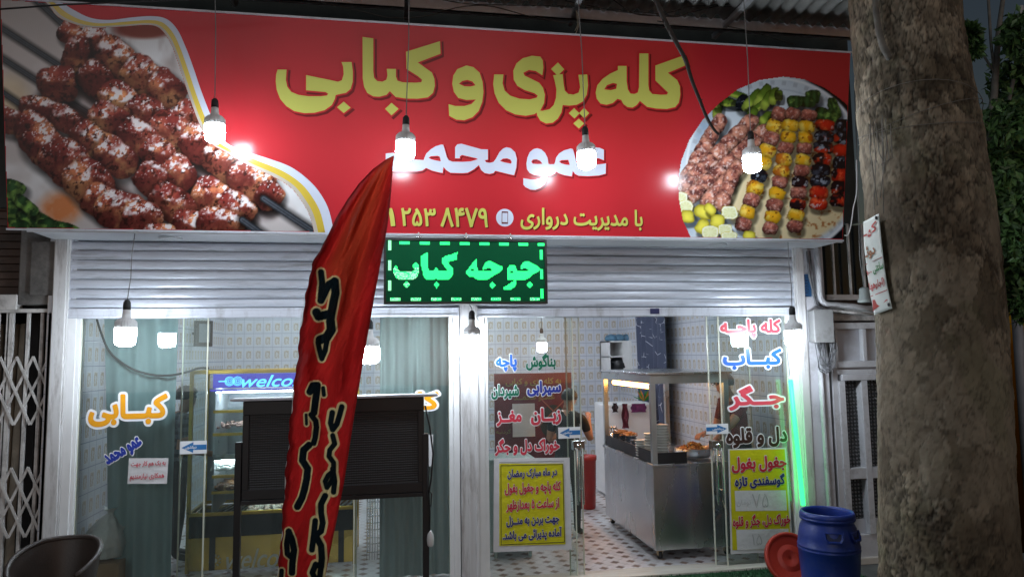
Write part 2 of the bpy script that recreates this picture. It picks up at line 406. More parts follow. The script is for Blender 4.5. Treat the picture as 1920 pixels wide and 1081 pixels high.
M['ironwhite'] = mat('old_white_iron', (.55, .55, .57), .5, .0, .12, 5, .15, 40, dirt=(.16, .14, .13), dscale=5, damt=.7)
M['irongrey'] = mat('old_grey_iron', (.58, .56, .54), .5, .0, .22, 6, .25, 40, dirt=(.07, .06, .055), dscale=5, damt=.8)
M['chrome'] = mat('chrome', (.7, .72, .73), .15, 1, .05)
M['steel'] = mat('stainless_steel', (.56, .58, .60), .26, 1, .12, 3, .05, 12, dirt=(.36, .35, .36), dscale=3, damt=.6, stretch=(1, 1, .4))
M['gold'] = mat('gold_aluminium', (.55, .36, .07), .3, .9, .2, 6)
M['goldmirror'] = mat('gold_mirror_sheet', (.72, .48, .10), .25, .3, .3, 2.2, .12, 3.5)
M['pave'] = mat('pavement', (.12, .115, .11), .8, 0, .3, 6, .5, 40, dirt=(.05, .05, .05), dscale=2)
M['stone'] = mat('threshold_stone', (.62, .57, .5), .35, 0, .12, 5, dirt=(.42, .26, .14), dscale=6, damt=.5, stretch=(.4, 3, 1))
M['ceil'] = mat('ceiling_white', (.7, .7, .7), .7)
M['glass'] = glass_mat('window_glass', (.82, .9, .88), 1.35)
M['clearglass'] = glass_mat('clear_glass', (.93, .97, .96), .8)
M['glassedge'] = mat('polished_glass_edge', (.62, .63, .52), .2, 0, .1)
M['white'] = mat('white_paint', (.78, .78, .78), .45, 0, .04)
M['cord'] = mat('cord_grey', (.2, .2, .2), .6)

# tiled shop walls: 13.5 x 20.5 cm tiles, each printed with a small brown motif
n = NB('printed_wall_tile')
hh = n.math('DIVIDE', n.math('ADD', n.x, n.y), .135); vv = n.math('DIVIDE', n.z, .205)
fu, fv = n.math('FRACT', hh), n.math('FRACT', vv)
cu, cv = n.math('ABSOLUTE', n.math('SUBTRACT', fu, .5)), n.math('ABSOLUTE', n.math('SUBTRACT', fv, .47))
ex = n.math('MAXIMUM', n.math('MULTIPLY', cu, 1.0), n.math('SUBTRACT', n.math('ABSOLUTE', n.math('SUBTRACT', fv, .5)), 0.0))
grout = n.rng(ex, .478, .488)
inside = n.math('MULTIPLY', n.rng(cu, .25, .27, 1, 0), n.rng(cv, .27, .285, 1, 0))
frame_ = n.math('MULTIPLY', n.rng(cu, .29, .30, 1, 0), n.rng(cv, .31, .318, 1, 0))
fig = n.rng(n.noise(1.0, 3, n.comb(n.math('MULTIPLY', fu, 5), n.math('MULTIPLY', fv, 7), 0)), .44, .56)
c0 = n.mix(n.noise(9, 3), (.60, .63, .70), (.68, .70, .76))
c1 = n.mix(frame_, c0, (.72, .73, .76)); c2 = n.mix(n.math('MULTIPLY', inside, n.rng(fig, 0, 1, .3, .85)), c1, (.46, .38, .27))
c3 = n.mix(n.rng(n.noise(1.1, 6), .45, .75, 0, .35), n.mix(grout, c2, (.34, .37, .44)), (.42, .42, .44))
n.bump(n.math('SUBTRACT', 1, grout), .3, .004)
M['tile'] = n.done(c3, .14)
# mosaic floor
n = NB('mosaic_floor')
fx, fy = n.math('DIVIDE', n.x, .15), n.math('DIVIDE', n.y, .15)
cell = n.comb(n.math('FLOOR', fx), n.math('FLOOR', fy), 0)
wn = n.nt.nodes.new('ShaderNodeTexWhiteNoise'); n.nt.links.new(cell, wn.inputs[0])
du = n.math('ABSOLUTE', n.math('SUBTRACT', n.math('FRACT', fx), .5)); dv = n.math('ABSOLUTE', n.math('SUBTRACT', n.math('FRACT', fy), .5))
sm = n.math('ADD', du, dv)
dia = n.rng(sm, .27, .285, 1, 0); gr = n.math('MULTIPLY', n.rng(sm, .285, .295), n.rng(sm, .32, .33, 1, 0))
oct_ = n.rng(n.math('ABSOLUTE', n.math('SUBTRACT', du, dv)), .012, .02, 1, 0)
base = n.mix(n.noise(14, 5), (.64, .61, .62), (.76, .73, .74))
dc = n.mix(wn.outputs[0], (.14, .07, .05), (.36, .24, .18))
c = n.mix(dia, base, dc); c = n.mix(n.math('MAXIMUM', gr, n.math('MULTIPLY', oct_, n.rng(sm, .33, .34))), c, (.33, .31, .29))
c = n.mix(n.rng(n.noise(2.2, 8), .5, .75, 0, .45), c, (.3, .27, .24))
M['floor'] = n.done(c, .3)
# old metal door's patterned glass
n = NB('patterned_glass')
fx, fz = n.math('FRACT', n.math('DIVIDE', n.x, .034)), n.math('FRACT', n.math('DIVIDE', n.z, .034))
g_ = n.math('MULTIPLY', n.math('SINE', n.math('MULTIPLY', fx, 3.14159)), n.math('SINE', n.math('MULTIPLY', fz, 3.14159)))
n.bump(n.math('ADD', g_, n.math('MULTIPLY', n.noise(60, 3), .5)), 1.0, .02)
M['patglass'] = n.done(n.mix(n.rng(g_, .3, .8), (.04, .04, .042), (.17, .17, .175)), .12)
# corrugated roofing
M['corr'] = mat('weathered_asbestos', (.62, .61, .57), .85, 0, .2, 4, .3, 50, dirt=(.26, .25, .22), dscale=2.5, damt=.7, stretch=(1, .3, 1))
M['turf'] = mat('green_turf', (.018, .085, .03), .9, 0, .5, 40, .9, 160, dirt=(.008, .03, .012), dscale=9, damt=.7)

# ================================================================== GROUND
mb = MB(); mb.box(-40, 40, -40, 0.0, -.24, -.06); o = mb.build('pavement', M['pave']); tag(o, kind='structure')
mb = MB(); mb.box(-2.62, 3.80, -.02, 5.3, -.2, -.002); o = mb.build('shop_floor', M['floor']); tag(o, kind='structure')
mb = MB(); mb.box(.74, 3.72, -.06, .16, -.2, .004); o = mb.build('door_step', M['stone'], bevel=.008)
tag(o, 'pale veined stone door step under the shop\'s glass doors', 'step')
# turf mat: a backing with short tufts
mb = MB(); X0, X1, Y0, Y1 = 1.55, 3.95, -1.75, -.07
mb.box(X0, X1, Y0, Y1, -.06, -.014)
rs = np.random.RandomState(3)
for i in range(14000):
    x, y = rs.uniform(X0, X1), rs.uniform(Y0, Y1); a = rs.uniform(0, 6.28); h = rs.uniform(.012, .022); w = .004
    dx, dy = math.cos(a)*w, math.sin(a)*w; lx, ly = rs.uniform(-.008, .008, 2)
    mb.add([(x-dx, y-dy, -.014), (x+dx, y+dy, -.014), (x+lx, y+ly, -.014+h)], [(0, 1, 2)])
o = mb.build('turf_mat', M['turf']); tag(o, 'green artificial turf mat on the pavement before the door step', 'mat')

# ================================================================== SHOP BUILDING
shop = thing('shop_building', 'kebab shop building with tiled walls and metal shop front', 'building', (0, 0, 0))
mb = MB(); mb.box(-2.62, -2.42, .02, 5.3, 0, 2.95); mb.build('side_wall', M['tile'], shop)
mb = MB(); mb.box(3.72, 3.9, .1, 5.3, 0, 2.95); mb.build('side_wall', M['tile'], shop)
mb = MB(); mb.box(-2.42, 3.72, 5.1, 5.3, 0, 2.95); mb.build('back_wall', M['tile'], shop)
mb = MB(); mb.box(-2.62, 3.9, .02, 5.3, 2.95, 3.1); mb.build('ceiling', M['ceil'], shop)
mb = MB(); mb.box(-14, 4.45, .05, .3, 3.1, 7); mb.build('upper_wall', M['upper'], shop)
mb = MB(); mb.box(-2.62, 3.9, .1, .16, 2.24, 2.95); mb.build('lintel', M['dark'], shop)
# guide rails and the post between the two shutters
for x0, x1 in ((-2.565, -2.475), (3.722, 3.80)):
    mb = MB(); mb.box(x0, x1, -.03, .1, -.05, 2.85)
    mb.box(x0-.012, x0, -.012, .1, -.05, 2.85); mb.box(x1, x1+.012, -.012, .1, -.05, 2.85)
    mb.build('guide_rail', M['alu_dirty'], shop, .004)
mb = MB(); mb.box(.592, .736, -.02, .1, -.05, 2.85)
for x in (.600, .664, .728): mb.box(x-.008, x+.008, -.026, -.02, -.05, 2.85)
for x in (.63, .645, .69, .704): mb.box(x-.0015, x+.0015, -.022, -.02, -.05, 2.85)
mb.box(.715, .738, -.04, -.02, -.05, 2.3)
mb.build('centre_post', M['alu_dirty'], shop, .002)
# white window and door jambs
for bs_ in (((-2.462, -2.40, -.005, .10, -.05, 2.22), (-2.40, -2.375, .01, .10, -.05, 2.22)), ((.50, .535, .01, .10, -.05, 2.22), (.535, .585, -.005, .10, -.05, 2.22)),
            ((.742, .80, -.005, .10, 0, 2.22), (.80, .83, .01, .10, 0, 2.22)), ((3.655, 3.71, -.005, .10, 0, 2.22), (3.62, 3.655, .02, .10, 0, 2.22))):
    mb = MB()
    for q_ in bs_: mb.box(*q_)
    mb.build('jamb', M['white'], shop, .003)
mb = MB(); mb.box(-2.375, .5, .01, .1, -.05, .03); mb.build('window_sill', M['alu'], shop, .003)

# roller shutters (rolled part way up)
def shutter(x0, x1, label, zb):
    t = thing('roller_shutter', label, 'shutter', ((x0+x1)/2, 0, zb), 'roller shutters over the shop front')
    mb = MB(); z = zb+.082; k = 0
    prof = []
    while z < 2.93:
        h = .0765
        for t_ in (0, .06, .12, .3, .5, .7, .86, .93, 1.0):
            d = .012 if t_ in (0, 1.0) else (-.002 if t_ in (.06,) else -.012*math.sin(math.pi*min(1, (t_-.06)/.9))**.6 - .002)
            prof.append((d + .02, z + h*t_))
        z += h
    xs_ = np.linspace(x0, x1, 70); P = [[(x, y + .010*(float(fbm(np.array([x*9.]), np.array([((i-1)//9)*3.7]), 3, 11+len(label))[0])-.5) + .0035*math.sin(((i)//9)*2.3), zz + .003*math.sin(((i)//9)*4.1+x*.6)) for x in xs_] for i, (y, zz) in enumerate(prof)]
    mb.grid(P); o = mb.build('curtain', M['slat'], t); o.data.polygons.foreach_set('use_smooth', [False]*len(o.data.polygons))
    mb = MB(); mb.box(x0, x1, .0, .05, zb, zb+.08); mb.box(x0, x1, -.008, .0, zb+.004, zb+.022); mb.box(x0, x1, -.006, .0, zb+.062, zb+.078)
    mb.build('bottom_rail', M['alu'], t, .003)
    return t
sl = shutter(-2.472, .588, 'white slatted shutter above the curtained window with orange lettering', 2.218)
sr = shutter(.742, 3.718, 'white slatted shutter above the open glass doors', 2.208)
lab = MB(); x0, x1, z0, z1 = rbox(1220, 578, 1237, 588, -.02); lab.box(x0, x1, -.011, -.008, z0, z1); lo = lab.build('maker_plate', mat('navy_plate', (.02, .025, .09), .4), sr)

# ================================================================== LEFT NEIGHBOUR
nb = thing('neighbour_shop', 'dark grimy shop with a rolled shutter left of the kebab shop', 'building', (-3.6, 0, 0))
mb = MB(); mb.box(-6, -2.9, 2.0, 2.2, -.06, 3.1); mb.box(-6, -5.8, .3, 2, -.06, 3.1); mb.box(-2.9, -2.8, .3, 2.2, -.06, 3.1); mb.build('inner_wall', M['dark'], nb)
mb = MB(); mb.box(-2.84, -2.578, .03, .3, 2.33, 3.1); mb.build('pier', M['grimy'], nb, .01)
mb = MB(); x0, x1, z0, z1 = rbox(56, 452, 106, 553, 0); mb.box(x0, x1, .005, .03, z0, z1); mb.build('cover_plate', M['grimy'], nb, .006)
mb = MB()
for k in range(16):
    z = 2.42 + k*.06; mb.box(-6, -2.84, .10, .13, z, z+.05); mb.box(-6, -2.84, .125, .14, z+.05, z+.06)
mb.build('rolled_shutter', mat('rusty_shutter', (.07, .045, .035), .7, .2, .4, 5, dirt=(.02, .015, .012), damt=.9), nb)
mb = MB(); mb.box(-6, -2.84, .02, .12, 2.29, 2.41); mb.build('head_rail', M['irongrey'], nb, .006)
# objects leaning inside: pale tubes behind the gate
mb = MB()
for px_, r in ((6, .05), (34, .055), (62, .04), (84, .035), (-24, .05)): x = on_y(px_, 800, .42)[0]; mb.tube([(x, .42, -.06), (x+.02, .46, 2.2)], r, 10)
o = mb.build('pipe_bundle', mat('dusty_pipe', (.50, .44, .36), .7, 0, .3, 5, dirt=(.14, .12, .1)), org=(-2.8, .42, 0)); tag(o, 'upright dusty pipes behind the folding gate', 'pipes')
# folding lattice gate
gt = thing('folding_gate', 'old grey folding lattice gate at the left edge', 'gate', (-3.2, .07, 0))
bars = [float(on_y(q_, 640, .06)[0]) for q_ in (90, 78, 52, 22, 14, -14)] + [-2.9, -2.98, -3.1, -3.2, -3.3]
for x in bars: mb = MB(); mb.box(x-.012, x+.012, .05, .075, .02, 2.27); mb.build('upright_bar', M['irongrey'], gt, .003)
for zc in (.74, 1.58):
    mb = MB()
    for i in range(-1, 6):
        for dz in (0, .26):
            xa = -2.60 - (i+1)*.115
            mb.bar((xa, .04, zc-.17+dz), (xa-.115, .04, zc+.09+dz), .018, .008, (0, 1, 0)); mb.bar((xa, .048, zc+.09+dz), (xa-.115, .048, zc-.17+dz), .018, .008, (0, 1, 0))
    mb.build('lattice', M['irongrey'], gt)
mb = MB(); mb.box(-6, -2.59, .03, .09, 2.27, 2.30); mb.box(-2.612, -2.580, .02, .10, -.06, 2.27); mb.build('gate_frame', M['irongrey'], gt, .004)

# ================================================================== RIGHT NEIGHBOUR
rb = thing('neighbour_house', 'grey house front with pilaster right of the kebab shop', 'building', (4.3, 0, 0))
def W(x, y): return on_y(x, y, 0)
mb = MB(); mb.box(3.815, 4.02, .0, .3, -.06, 3.1); mb.build('pilaster', mat('grey_render', (.62, .62, .66), .75, 0, .12, 4, .2, 50, dirt=(.17, .15, .13), dscale=2.5, damt=.6), rb, .006)
mb = MB(); mb.box(4.02, 5.3, .22, .4, -.06, 3.1); mb.build('wall', M['grimy'], rb)
mb = MB(); mb.box(4.0, 5.3, .06, .22, 2.16, 2.30); mb.build('lintel', M['irongrey'], rb, .006)
# barred window over the door
wx0, wx1, wz0, wz1 = 4.06, 5.4, 2.36, 3.1
win = MB(); win.box(wx0, wx1, .18, .2, wz0, wz1); wo = win.build('window', mat('dark_pane', (.006, .012, .016), .15), rb)
for x in (4.2, 4.37, 4.52, 4.68, 4.85, 5.0): mb = MB(); mb.box(x-.009, x+.009, .1, .118, wz0+.05, wz1); mb.build('window_bar', M['irongrey'], wo)
mb = MB(); mb.box(4.1, 5.3, .09, .13, wz0, wz0+.05); mb.build('window_rail', M['irongrey'], wo)
# door
dr = thing('metal_door', 'old white metal door with patterned glass panes beside the shop', 'door', (4.5, 0, -.06))
mb = MB()
def slab(x0, x1, z0, z1, y0=.02, y1=.12): mb.box(x0, x1, y0, y1, z0, z1)
zt = 2.14
slab(4.06, 4.12, -.06, zt); slab(5.0, 5.06, -.06, zt)
for z0, z1 in ((2.08, zt), (1.72, 1.78), (1.66, 1.70)): slab(4.12, 5.0, z0, z1)
slab(4.15, 5.0, 1.60, 1.66, .0, .12); slab(4.15, 5.0, .70, .80, .01, .12); slab(4.15, 5.0, -.06, .2, .02, .12)
for x in (4.15, 4.38, 4.62, 4.86): slab(x-.032, x+.032, .2, 1.6, .005, .12)
for x in (4.12, 4.42, 4.72): slab(x-.02, x+.02, 1.78, 2.08, .02, .12)
mb.build('frame', M['ironwhite'], dr, .005)
mb = MB(); mb.box(4.14, 5.0, .07, .08, 1.78, 2.08); mb.box(4.14, 5.0, .06, .07, -.04, .33); mb.box(4.14, 5.0, .06, .07, 1.70, 1.72); mb.build('panel', mat('dusty_panel', (.46, .47, .51), .4, 0, .1, 3, dirt=(.24, .23, .22)), dr)
mb = MB(); mb.box(4.17, 5.0, .085, .09, .33, 1.6); mb.build('glass', M['patglass'], dr)
mb = MB(); mb.box(4.1, 5.0, -.01, .1, -.06, .0); mb.build('door_sill', M['stone'], dr, .006)
# meter box, plate, pipes, cables
mb = MB(); x0, x1, z0, z1 = rbox(1521, 582, 1549, 641, -.05); mb.box(x0, x1+.03, -.1, .0, z0, z1); mb.box(x0-.008, x1+.038, -.115, -.1, z0-.006, z1+.008)
o = mb.build('meter_box', mat('meter_box_grey', (.30, .30, .30), .5, 0, .12, 6, dirt=(.12, .11, .1), dscale=6, damt=.7), bevel=.006, org=(x0, 0, z0)); tag(o, 'grey electric meter box above hanging cables on the pilaster', 'meter box')
mb = MB(); x0, x1, z0, z1 = rbox(1505, 514, 1520, 556, -.01); mb.box(x0, x1, -.014, -.002, z0, z1)
fr = wallframe(-.014)
pl = mb.build('number_plate', mat('blue_plate', (.02, .10, .24), .45), org=(x0, 0, z0)); tag(pl, 'small blue plate with upright number on the pilaster', 'plate')
mb = MB(); text_into(mb, '۲۸۱۶۶۸۷۱۲', fr, (1493, 530, 1531, 541), .002, .01, rot=R(90)); mb.build('lettering', mat('dark_print', (.005, .01, .04), .5), pl)
def pipe(name, pts, r, m, label, cat, **k):
    mb = MB(); mb.tube(pts, r, 10); o = mb.build(name, m, org=pts[0]); tag(o, label, cat, **k); return o
P_ = [on_y(1533, 463, -.05), on_y(1537, 545, -.05)]
c_ = on_y(1537, 573, -.05); e_ = on_y(1652, 583, -.05)
arc = [P_[1]*(1-t)**2 + 2*c_*t*(1-t) + on_y(1560, 571, -.05)*t*t for t in np.linspace(0, 1, 7)]
pipe('drain_pipe', [P_[0]] + arc + [on_y(1600, 574, -.05), e_], .026, M['ironwhite'], 'pale bent pipe under the barred window', 'pipe')
pipe('gas_pipe', [on_y(1556, 582, -.03), on_y(1652, 590, -.03)], .012, M['irongrey'], 'thin pipe running below the bent pipe', 'pipe')
pipe('cable_conduit', [on_y(1538, 695, -.03), on_y(1543, 770, -.03), on_y(1556, 960, -.03), on_y(1559, 1060, -.03)], .022, M['ironwhite'], 'white upright conduit on the pilaster beside the door', 'pipe')
mb = MB(); rs = np.random.RandomState(5)
for k in range(9):
    a = on_y(1528+k*2.4, 641, -.06+.004*k); s = rs.uniform(-8, 8)
    b = on_y(1542 + s, 688 + rs.uniform(-10, 10), -.07); c2 = on_y(1556+rs.uniform(-4, 12), 690+rs.uniform(-14, 8), -.06); e = on_y(1563 + rs.uniform(-5, 8), 655+rs.uniform(-10, 10), -.05); g = on_y(1549+k*.8, 600, -.03)
    pts = [a, a*.5+b*.5+np.array([.01*rs.randn(), 0, -.02]), b, (b+c2)/2 - np.array([0, 0, .02]), c2, e, g]
    mb.tube(pts, .0042, 6)
mb.tube([on_y(1513, 470, -.03), on_y(1518, 520, -.03), on_y(1530, 570, -.03), on_y(1552, 584, -.03), on_y(1561, 640, -.04)], .011, 8)
mb.tube([on_y(1518, 470, -.03), on_y(1526, 545, -.03), on_y(1540, 578, -.03)], .008, 8)
o = mb.build('cable_bundle', mat('grey_cable', (.14, .14, .15), .5, 0, .5, 30), org=on_y(1545, 650, -.05)); tag(o, 'tangled grey cables hanging under the meter box', 'cables')

# ================================================================== AWNING OVER THE SIGN
aw = thing('awning', 'corrugated roof awning with white angle brackets above the sign', 'awning', (1, -.3, 5))
def beam_at(x, y): return on_y(x, y, -.25)
za, ya = 5.15, -.28
mb = MB(); zz = on_y(900, 18, ya)[2]; zb2 = on_y(1500, 52, ya)[2]; za = (zz+zb2)/2
mb.box(-7, 4.4, ya, ya+.01, za-.05, za+.05); mb.box(-7, 4.4, ya, ya+.05, za-.05, za-.04); mb.build('edge_beam', M['beamwhite'], aw)
mb = MB(); xs = np.arange(-7, 4.4, .0125)
for y0, y1, z0 in ((ya-.02, -2.6, za+.055),):
    P = [[(x, y, z0 + .12*(ya-y)/2.4 + .028*math.sin(2*math.pi*x/.125)) for x in xs] for y in np.linspace(y0, y1, 4)]
    mb.grid(P)
mb.build('corrugated_sheet', M['corr'], aw, solid=.006)
for (xa, ya2, xb, yb2) in ((1338, 70, 1392, 14), (1070, 46, 1084, 4), (762, 34, 764, -8), (440, 8, 436, -25)):
    a = on_y(xa, ya2, -.1); b = on_y(xb, yb2, -.55); b = b + (b-a)*.6; mb = MB(); mb.bar(a, b, .045, .045, (0, 1, 0)); mb.build('bracket', M['beamwhite'], aw, .004)
for y in (-1.2, -2.4): mb = MB(); mb.box(-7, 4.4, y-.02, y+.02, za+.0 + .12*(ya-y)/2.4, za+.03+.12*(ya-y)/2.4); mb.build('purlin', M['ironwhite'], aw)
# ================================================================== SIGN BOARD
sgn = thing('sign_board', 'long red shop sign with yellow lettering and kebab pictures', 'shop sign', SIGN.at(.6, 0, 0))
uL, uR, vT = -2.712, 3.936, 1.612
M['red'] = mat('red_banner_vinyl', (.52, .026, .036), .17, 0, .04, 1.5, .02, 5, spec=.24)
mb = MB(); mb.fbox(SIGN, uL, uR, 0, vT, -.09, -.002); mb.build('panel', M['red'], sgn)
mb = MB()
for k in range(0): pass
mb.fbox(SIGN, uL-.004, uR+.004, vT, vT+.012, -.1, .012); mb.fbox(SIGN, uL-.004, uR+.004, -.014, 0.0, -.1, .012)
mb.build('edge_trim', M['alu'], sgn)
mb = MB(); mb.box(-2.585, 3.93, -.425, .0, 2.838, 2.85); mb.box(-2.585, 3.93, -.432, -.425, 2.825, 2.852)
for x in (-1.1, .35, 1.9): mb.box(x-.001, x+.001, -.424, .0, 2.8365, 2.838)
mb.build('soffit', M['pvc'], sgn)
for px, py in ((320, 446), (1345, 459)):
    p = on_z(px, py, 2.835); mb = MB()
    mb.lathe((p[0], p[1], 2.826), [(.06, .012), (.085, .012), (.088, .006), (.082, 0), (.066, 0), (.06, .008), (.0, .009)], 28)
    mb.build('downlight', M['pvc'], sgn)
for x in (-2.6, -1.2, .3, 1.8, 3.3):
    for y_, z_ in ((-.39, 3.2), (-.56, 4.3)): mb = MB(); mb.bar((x, y_, z_), (x, .05, z_), .04, .04); mb.build('support_arm', M['irongrey'], sgn)

T2 = lambda L: [(480+x/2.6375, 40+y/2.6375) for x, y in L]
T3 = lambda L: [(900+x/2.574, 40+y/2.574) for x, y in L]
def uvl(loops): return [[SIGN.uv(x, y) for x, y in lp] for lp in loops]
title = [T2(l) for l in (
 [(107,240),(152,240),(148,290),(155,325),(175,350),(210,365),(260,372),(320,372),(350,368),(358,360),(345,351),(300,347),(248,342),(248,267),(300,278),(360,290),(405,300),(425,293),(434,262),(431,225),(423,203),(473,203),(479,250),(478,300),(468,335),(445,355),(410,362),(394,366),(390,385),(375,415),(340,440),(290,453),(240,455),(190,445),(150,420),(120,385),(103,340),(98,300),(100,265)],
 [(434,398),(468,428),(434,455),(401,426)],
 [(527,79),(580,86),(580,250),(584,280),(600,297),(625,300),(645,290),(650,270),(647,237),(692,237),(692,275),(700,295),(725,303),(790,305),(818,302),(821,290),(800,272),(744,237),(742,152),(910,100),(912,162),(800,205),(870,255),(882,285),(884,320),(875,355),(850,377),(800,384),(740,383),(690,375),(662,346),(645,365),(610,374),(580,372),(550,355),(535,325),(528,285)],
 [(670,404),(705,434),(670,466),(638,434)],
 [(1040,220),(1075,228),(1105,255),(1120,300),(1124,350),(1118,400),(1100,445),(1070,475),(1030,490),(990,487),(955,468),(952,411),(985,420),(1030,420),(1065,410),(1087,388),(1040,390),(1000,380),(978,350),(970,310),(975,270),(995,238)],
 [(1003,310),(1020,296),(1045,291),(1070,299),(1085,318),(1060,324),(1030,323)])] + [T3(l) for l in (
 [(68,258),(112,258),(108,300),(118,335),(145,360),(190,375),(240,378),(272,370),(278,360),(262,348),(215,333),(180,313),(162,283),(160,240),(175,205),(205,180),(250,168),(290,172),(302,190),(305,225),(300,262),(268,241),(235,236),(208,250),(215,264),(245,278),(285,298),(303,322),(312,355),(308,395),(292,428),(262,449),(220,457),(170,450),(125,430),(90,395),(70,350),(63,305)],
 [(352,262),(398,256),(402,300),(408,335),(425,352),(450,355),(475,345),(482,320),(474,260),(516,258),(520,310),(514,355),(495,388),(465,404),(430,408),(398,405),(392,440),(375,470),(350,490),(318,494),(290,480),(275,455),(272,430),(300,433),(335,425),(355,405),(366,370),(368,330),(360,290)],
 [(375,200),(405,233),(374,265),(342,232)],
 [(453,420),(479,445),(455,470),(427,445)], [(501,418),(526,444),(502,469),(477,445)], [(476,471),(502,494),(476,518),(449,494)],
 [(664,217),(706,217),(706,290),(712,330),(725,350),(745,352),(760,345),(766,320),(768,157),(811,157),(811,310),(815,335),(830,352),(870,356),(900,355),(906,345),(890,330),(845,287),(845,215),(985,165),(1000,210),(905,250),(950,285),(963,315),(965,355),(957,395),(940,415),(900,424),(850,422),(805,414),(770,385),(755,405),(735,417),(710,415),(690,400),(680,380),(662,375),(640,395),(610,404),(580,398),(562,375),(557,345),(565,310),(590,280),(625,255),(664,237)],
 [(598,330),(610,310),(640,299),(660,303),(656,327),(630,334)])]
NA = lambda L: [(730+x/8.727, 250+y/8.727) for x, y in L]
NB_ = lambda L: [(930+x/8.727, 250+y/8.727) for x, y in L]
name_ = [
 [NA([(-60,330),(60,320),(150,360),(210,405),(330,412),(430,432),(560,440),(575,400),(605,330),(680,260),(760,212),(850,185),(880,190),(900,250),(940,390),(970,440),(1030,465),(1200,468),(1330,460),(1450,425),(1410,405),(1190,355),(1155,375),(1150,410),(1075,410),(1075,230),(1110,182),(1180,172),(1350,220),(1500,262),(1612,265),(1612,430),(1560,440),(1580,475),(1640,485),(1700,470),(1740,420),(1800,310),(1860,250),(1915,228),(1985,245),(2055,310),(2085,420),(2075,560),(2040,685),(1985,675),(1745,615),(1730,615),(1700,650),(1640,665),(1560,650),(1500,600),(1465,520),(1380,590),(1280,645),(1200,652),(1000,645),(930,600),(885,550),(870,648),(800,635),(700,610),(600,565),(540,610),(450,625),(250,625),(60,620),(-60,600)]),
  NA([(640,400),(680,375),(790,368),(825,385),(842,460),(760,445),(680,425)]), NA([(1807,455),(1855,415),(1925,410),(1980,430),(2000,470),(1990,497),(1895,480)])],
 [NB_([(670,245),(740,265),(800,320),(840,400),(855,500),(890,510),(950,505),(965,470),(980,400),(1030,330),(1110,280),(1220,250),(1255,260),(1275,330),(1310,460),(1340,505),(1365,500),(1370,420),(1410,320),(1490,255),(1600,232),(1690,238),(1762,268),(1760,442),(1680,410),(1610,408),(1560,430),(1580,480),(1640,515),(1795,495),(1790,660),(1680,690),(1500,702),(1350,695),(1290,665),(1252,615),(1240,705),(1120,685),(1030,655),(980,625),(960,660),(900,690),(840,700),(825,770),(790,840),(720,895),(640,925),(560,920),(480,880),(445,840),(445,735),(560,755),(640,757),(720,735),(740,710),(700,690),(620,680),(550,650),(505,590),(495,500),(510,400),(550,310),(610,260)]),
  NB_([(575,465),(600,432),(660,425),(720,450),(760,500),(680,505),(600,500)]), NB_([(1030,460),(1070,440),(1180,435),(1205,520),(1120,510),(1060,490)])]]
tg = [title[0:2], title[2:4], title[4:6], [title[6]], title[7:12], title[12:14]]
M['yel'] = mat('yellow_vinyl', (.57, .57, .12), .2, 0, .04, 2, spec=.24)
M['whitev'] = mat('white_vinyl', (.62, .66, .78), .2, 0, .03, 2, spec=.24)
M['redline'] = mat('bright_red_print', (.56, .02, .03), .2, spec=.24)
M['redshade'] = mat('dark_red_print', (.16, .01, .014), .2, spec=.24)
def lettering(groups, fill, name, o1, shift):
    mb = MB()
    for gi, g in enumerate(groups):
        L = uvl(g); e = .0004*gi; V, F = poly_mesh(L, o1); mb.cur = 2; mb.flat(SIGN, (V + np.array([shift, -shift]), F), .0005+e)
        mb.cur = 1; mb.flat(SIGN, (V, F), .0035+e); V, F = poly_mesh(L); mb.cur = 0; mb.flat(SIGN, (V, F), .0055+e)
    return mb.build(name, [fill, M['redline'], M['redshade']], sgn)
lettering(tg, M['yel'], 'title_lettering', .012, .015)
lettering(name_, M['whitev'], 'name_lettering', .008, .009)
mb = MB()
def sline(t, box, off=.022):
    x0, y0, x1, y1 = box
    text_into(mb, t, SIGN, (x0+2, y0+2, x1+2, y1+2), .0008, off+.01, mi=1); text_into(mb, t, SIGN, box, .0022, off)
sline('با مدیریت درواری', (976, 391, 1205, 432)); sline('۸۴۷۹', (826, 389, 915, 426)); sline('۲۵۳', (752, 390, 817, 424)); sline('۱', (727, 390, 741, 424))
mb.build('contact_lettering', [M['yel'], M['redshade']], sgn)
# phone badge
mb = MB(); c = np.array(SIGN.uv(946.5, 408)); r = .071
circ = [tuple(c + r*np.array([math.cos(t), math.sin(t)])) for t in np.linspace(0, 2*math.pi, 40, endpoint=False)]
mb.prism(SIGN, circ, .0005, .002); mb.cur = 1; mb.fbox(SIGN, c[0]-.026, c[0]+.026, c[1]-.05, c[1]+.05, .002, .003); mb.cur = 0; mb.fbox(SIGN, c[0]-.021, c[0]+.021, c[1]-.036, c[1]+.038, .003, .004)
mb.build('phone_badge', [M['whitev'], mat('maroon_print', (.12, .01, .015), .3)], sgn)

# wave bands between the picture and the red field (photo pixels)
outer = [(66,-40),(92,-8),(112,3),(140,20),(170,34),(205,38),(250,33),(285,31),(312,36),(332,55),(348,88),(362,125),(378,172),(398,222),(420,262),(448,280),(500,296),(545,313),(578,337),(600,362),(617,395),(628,445)]
inner = [(40,-40),(72,-8),(92,10),(108,30),(136,44),(175,52),(230,50),(275,47),(298,52),(316,72),(328,98),(342,140),(358,188),(376,235),(396,268),(422,284),(468,310),(512,330),(545,350),(566,376),(582,405),(592,445)]
def spl(L, n=160):
    L = np.array(L, float); k = len(L); out = []
    for t in np.linspace(0, k-1.0001, n):
        i = int(t); f = t-i; p0, p1, p2, p3 = L[max(i-1, 0)], L[i], L[i+1], L[min(i+2, k-1)]
        out.append(.5*((2*p1)+(-p0+p2)*f+(2*p0-5*p1+4*p2-p3)*f*f+(-p0+3*p1-3*p2+p3)*f**3))
    return np.array(out)
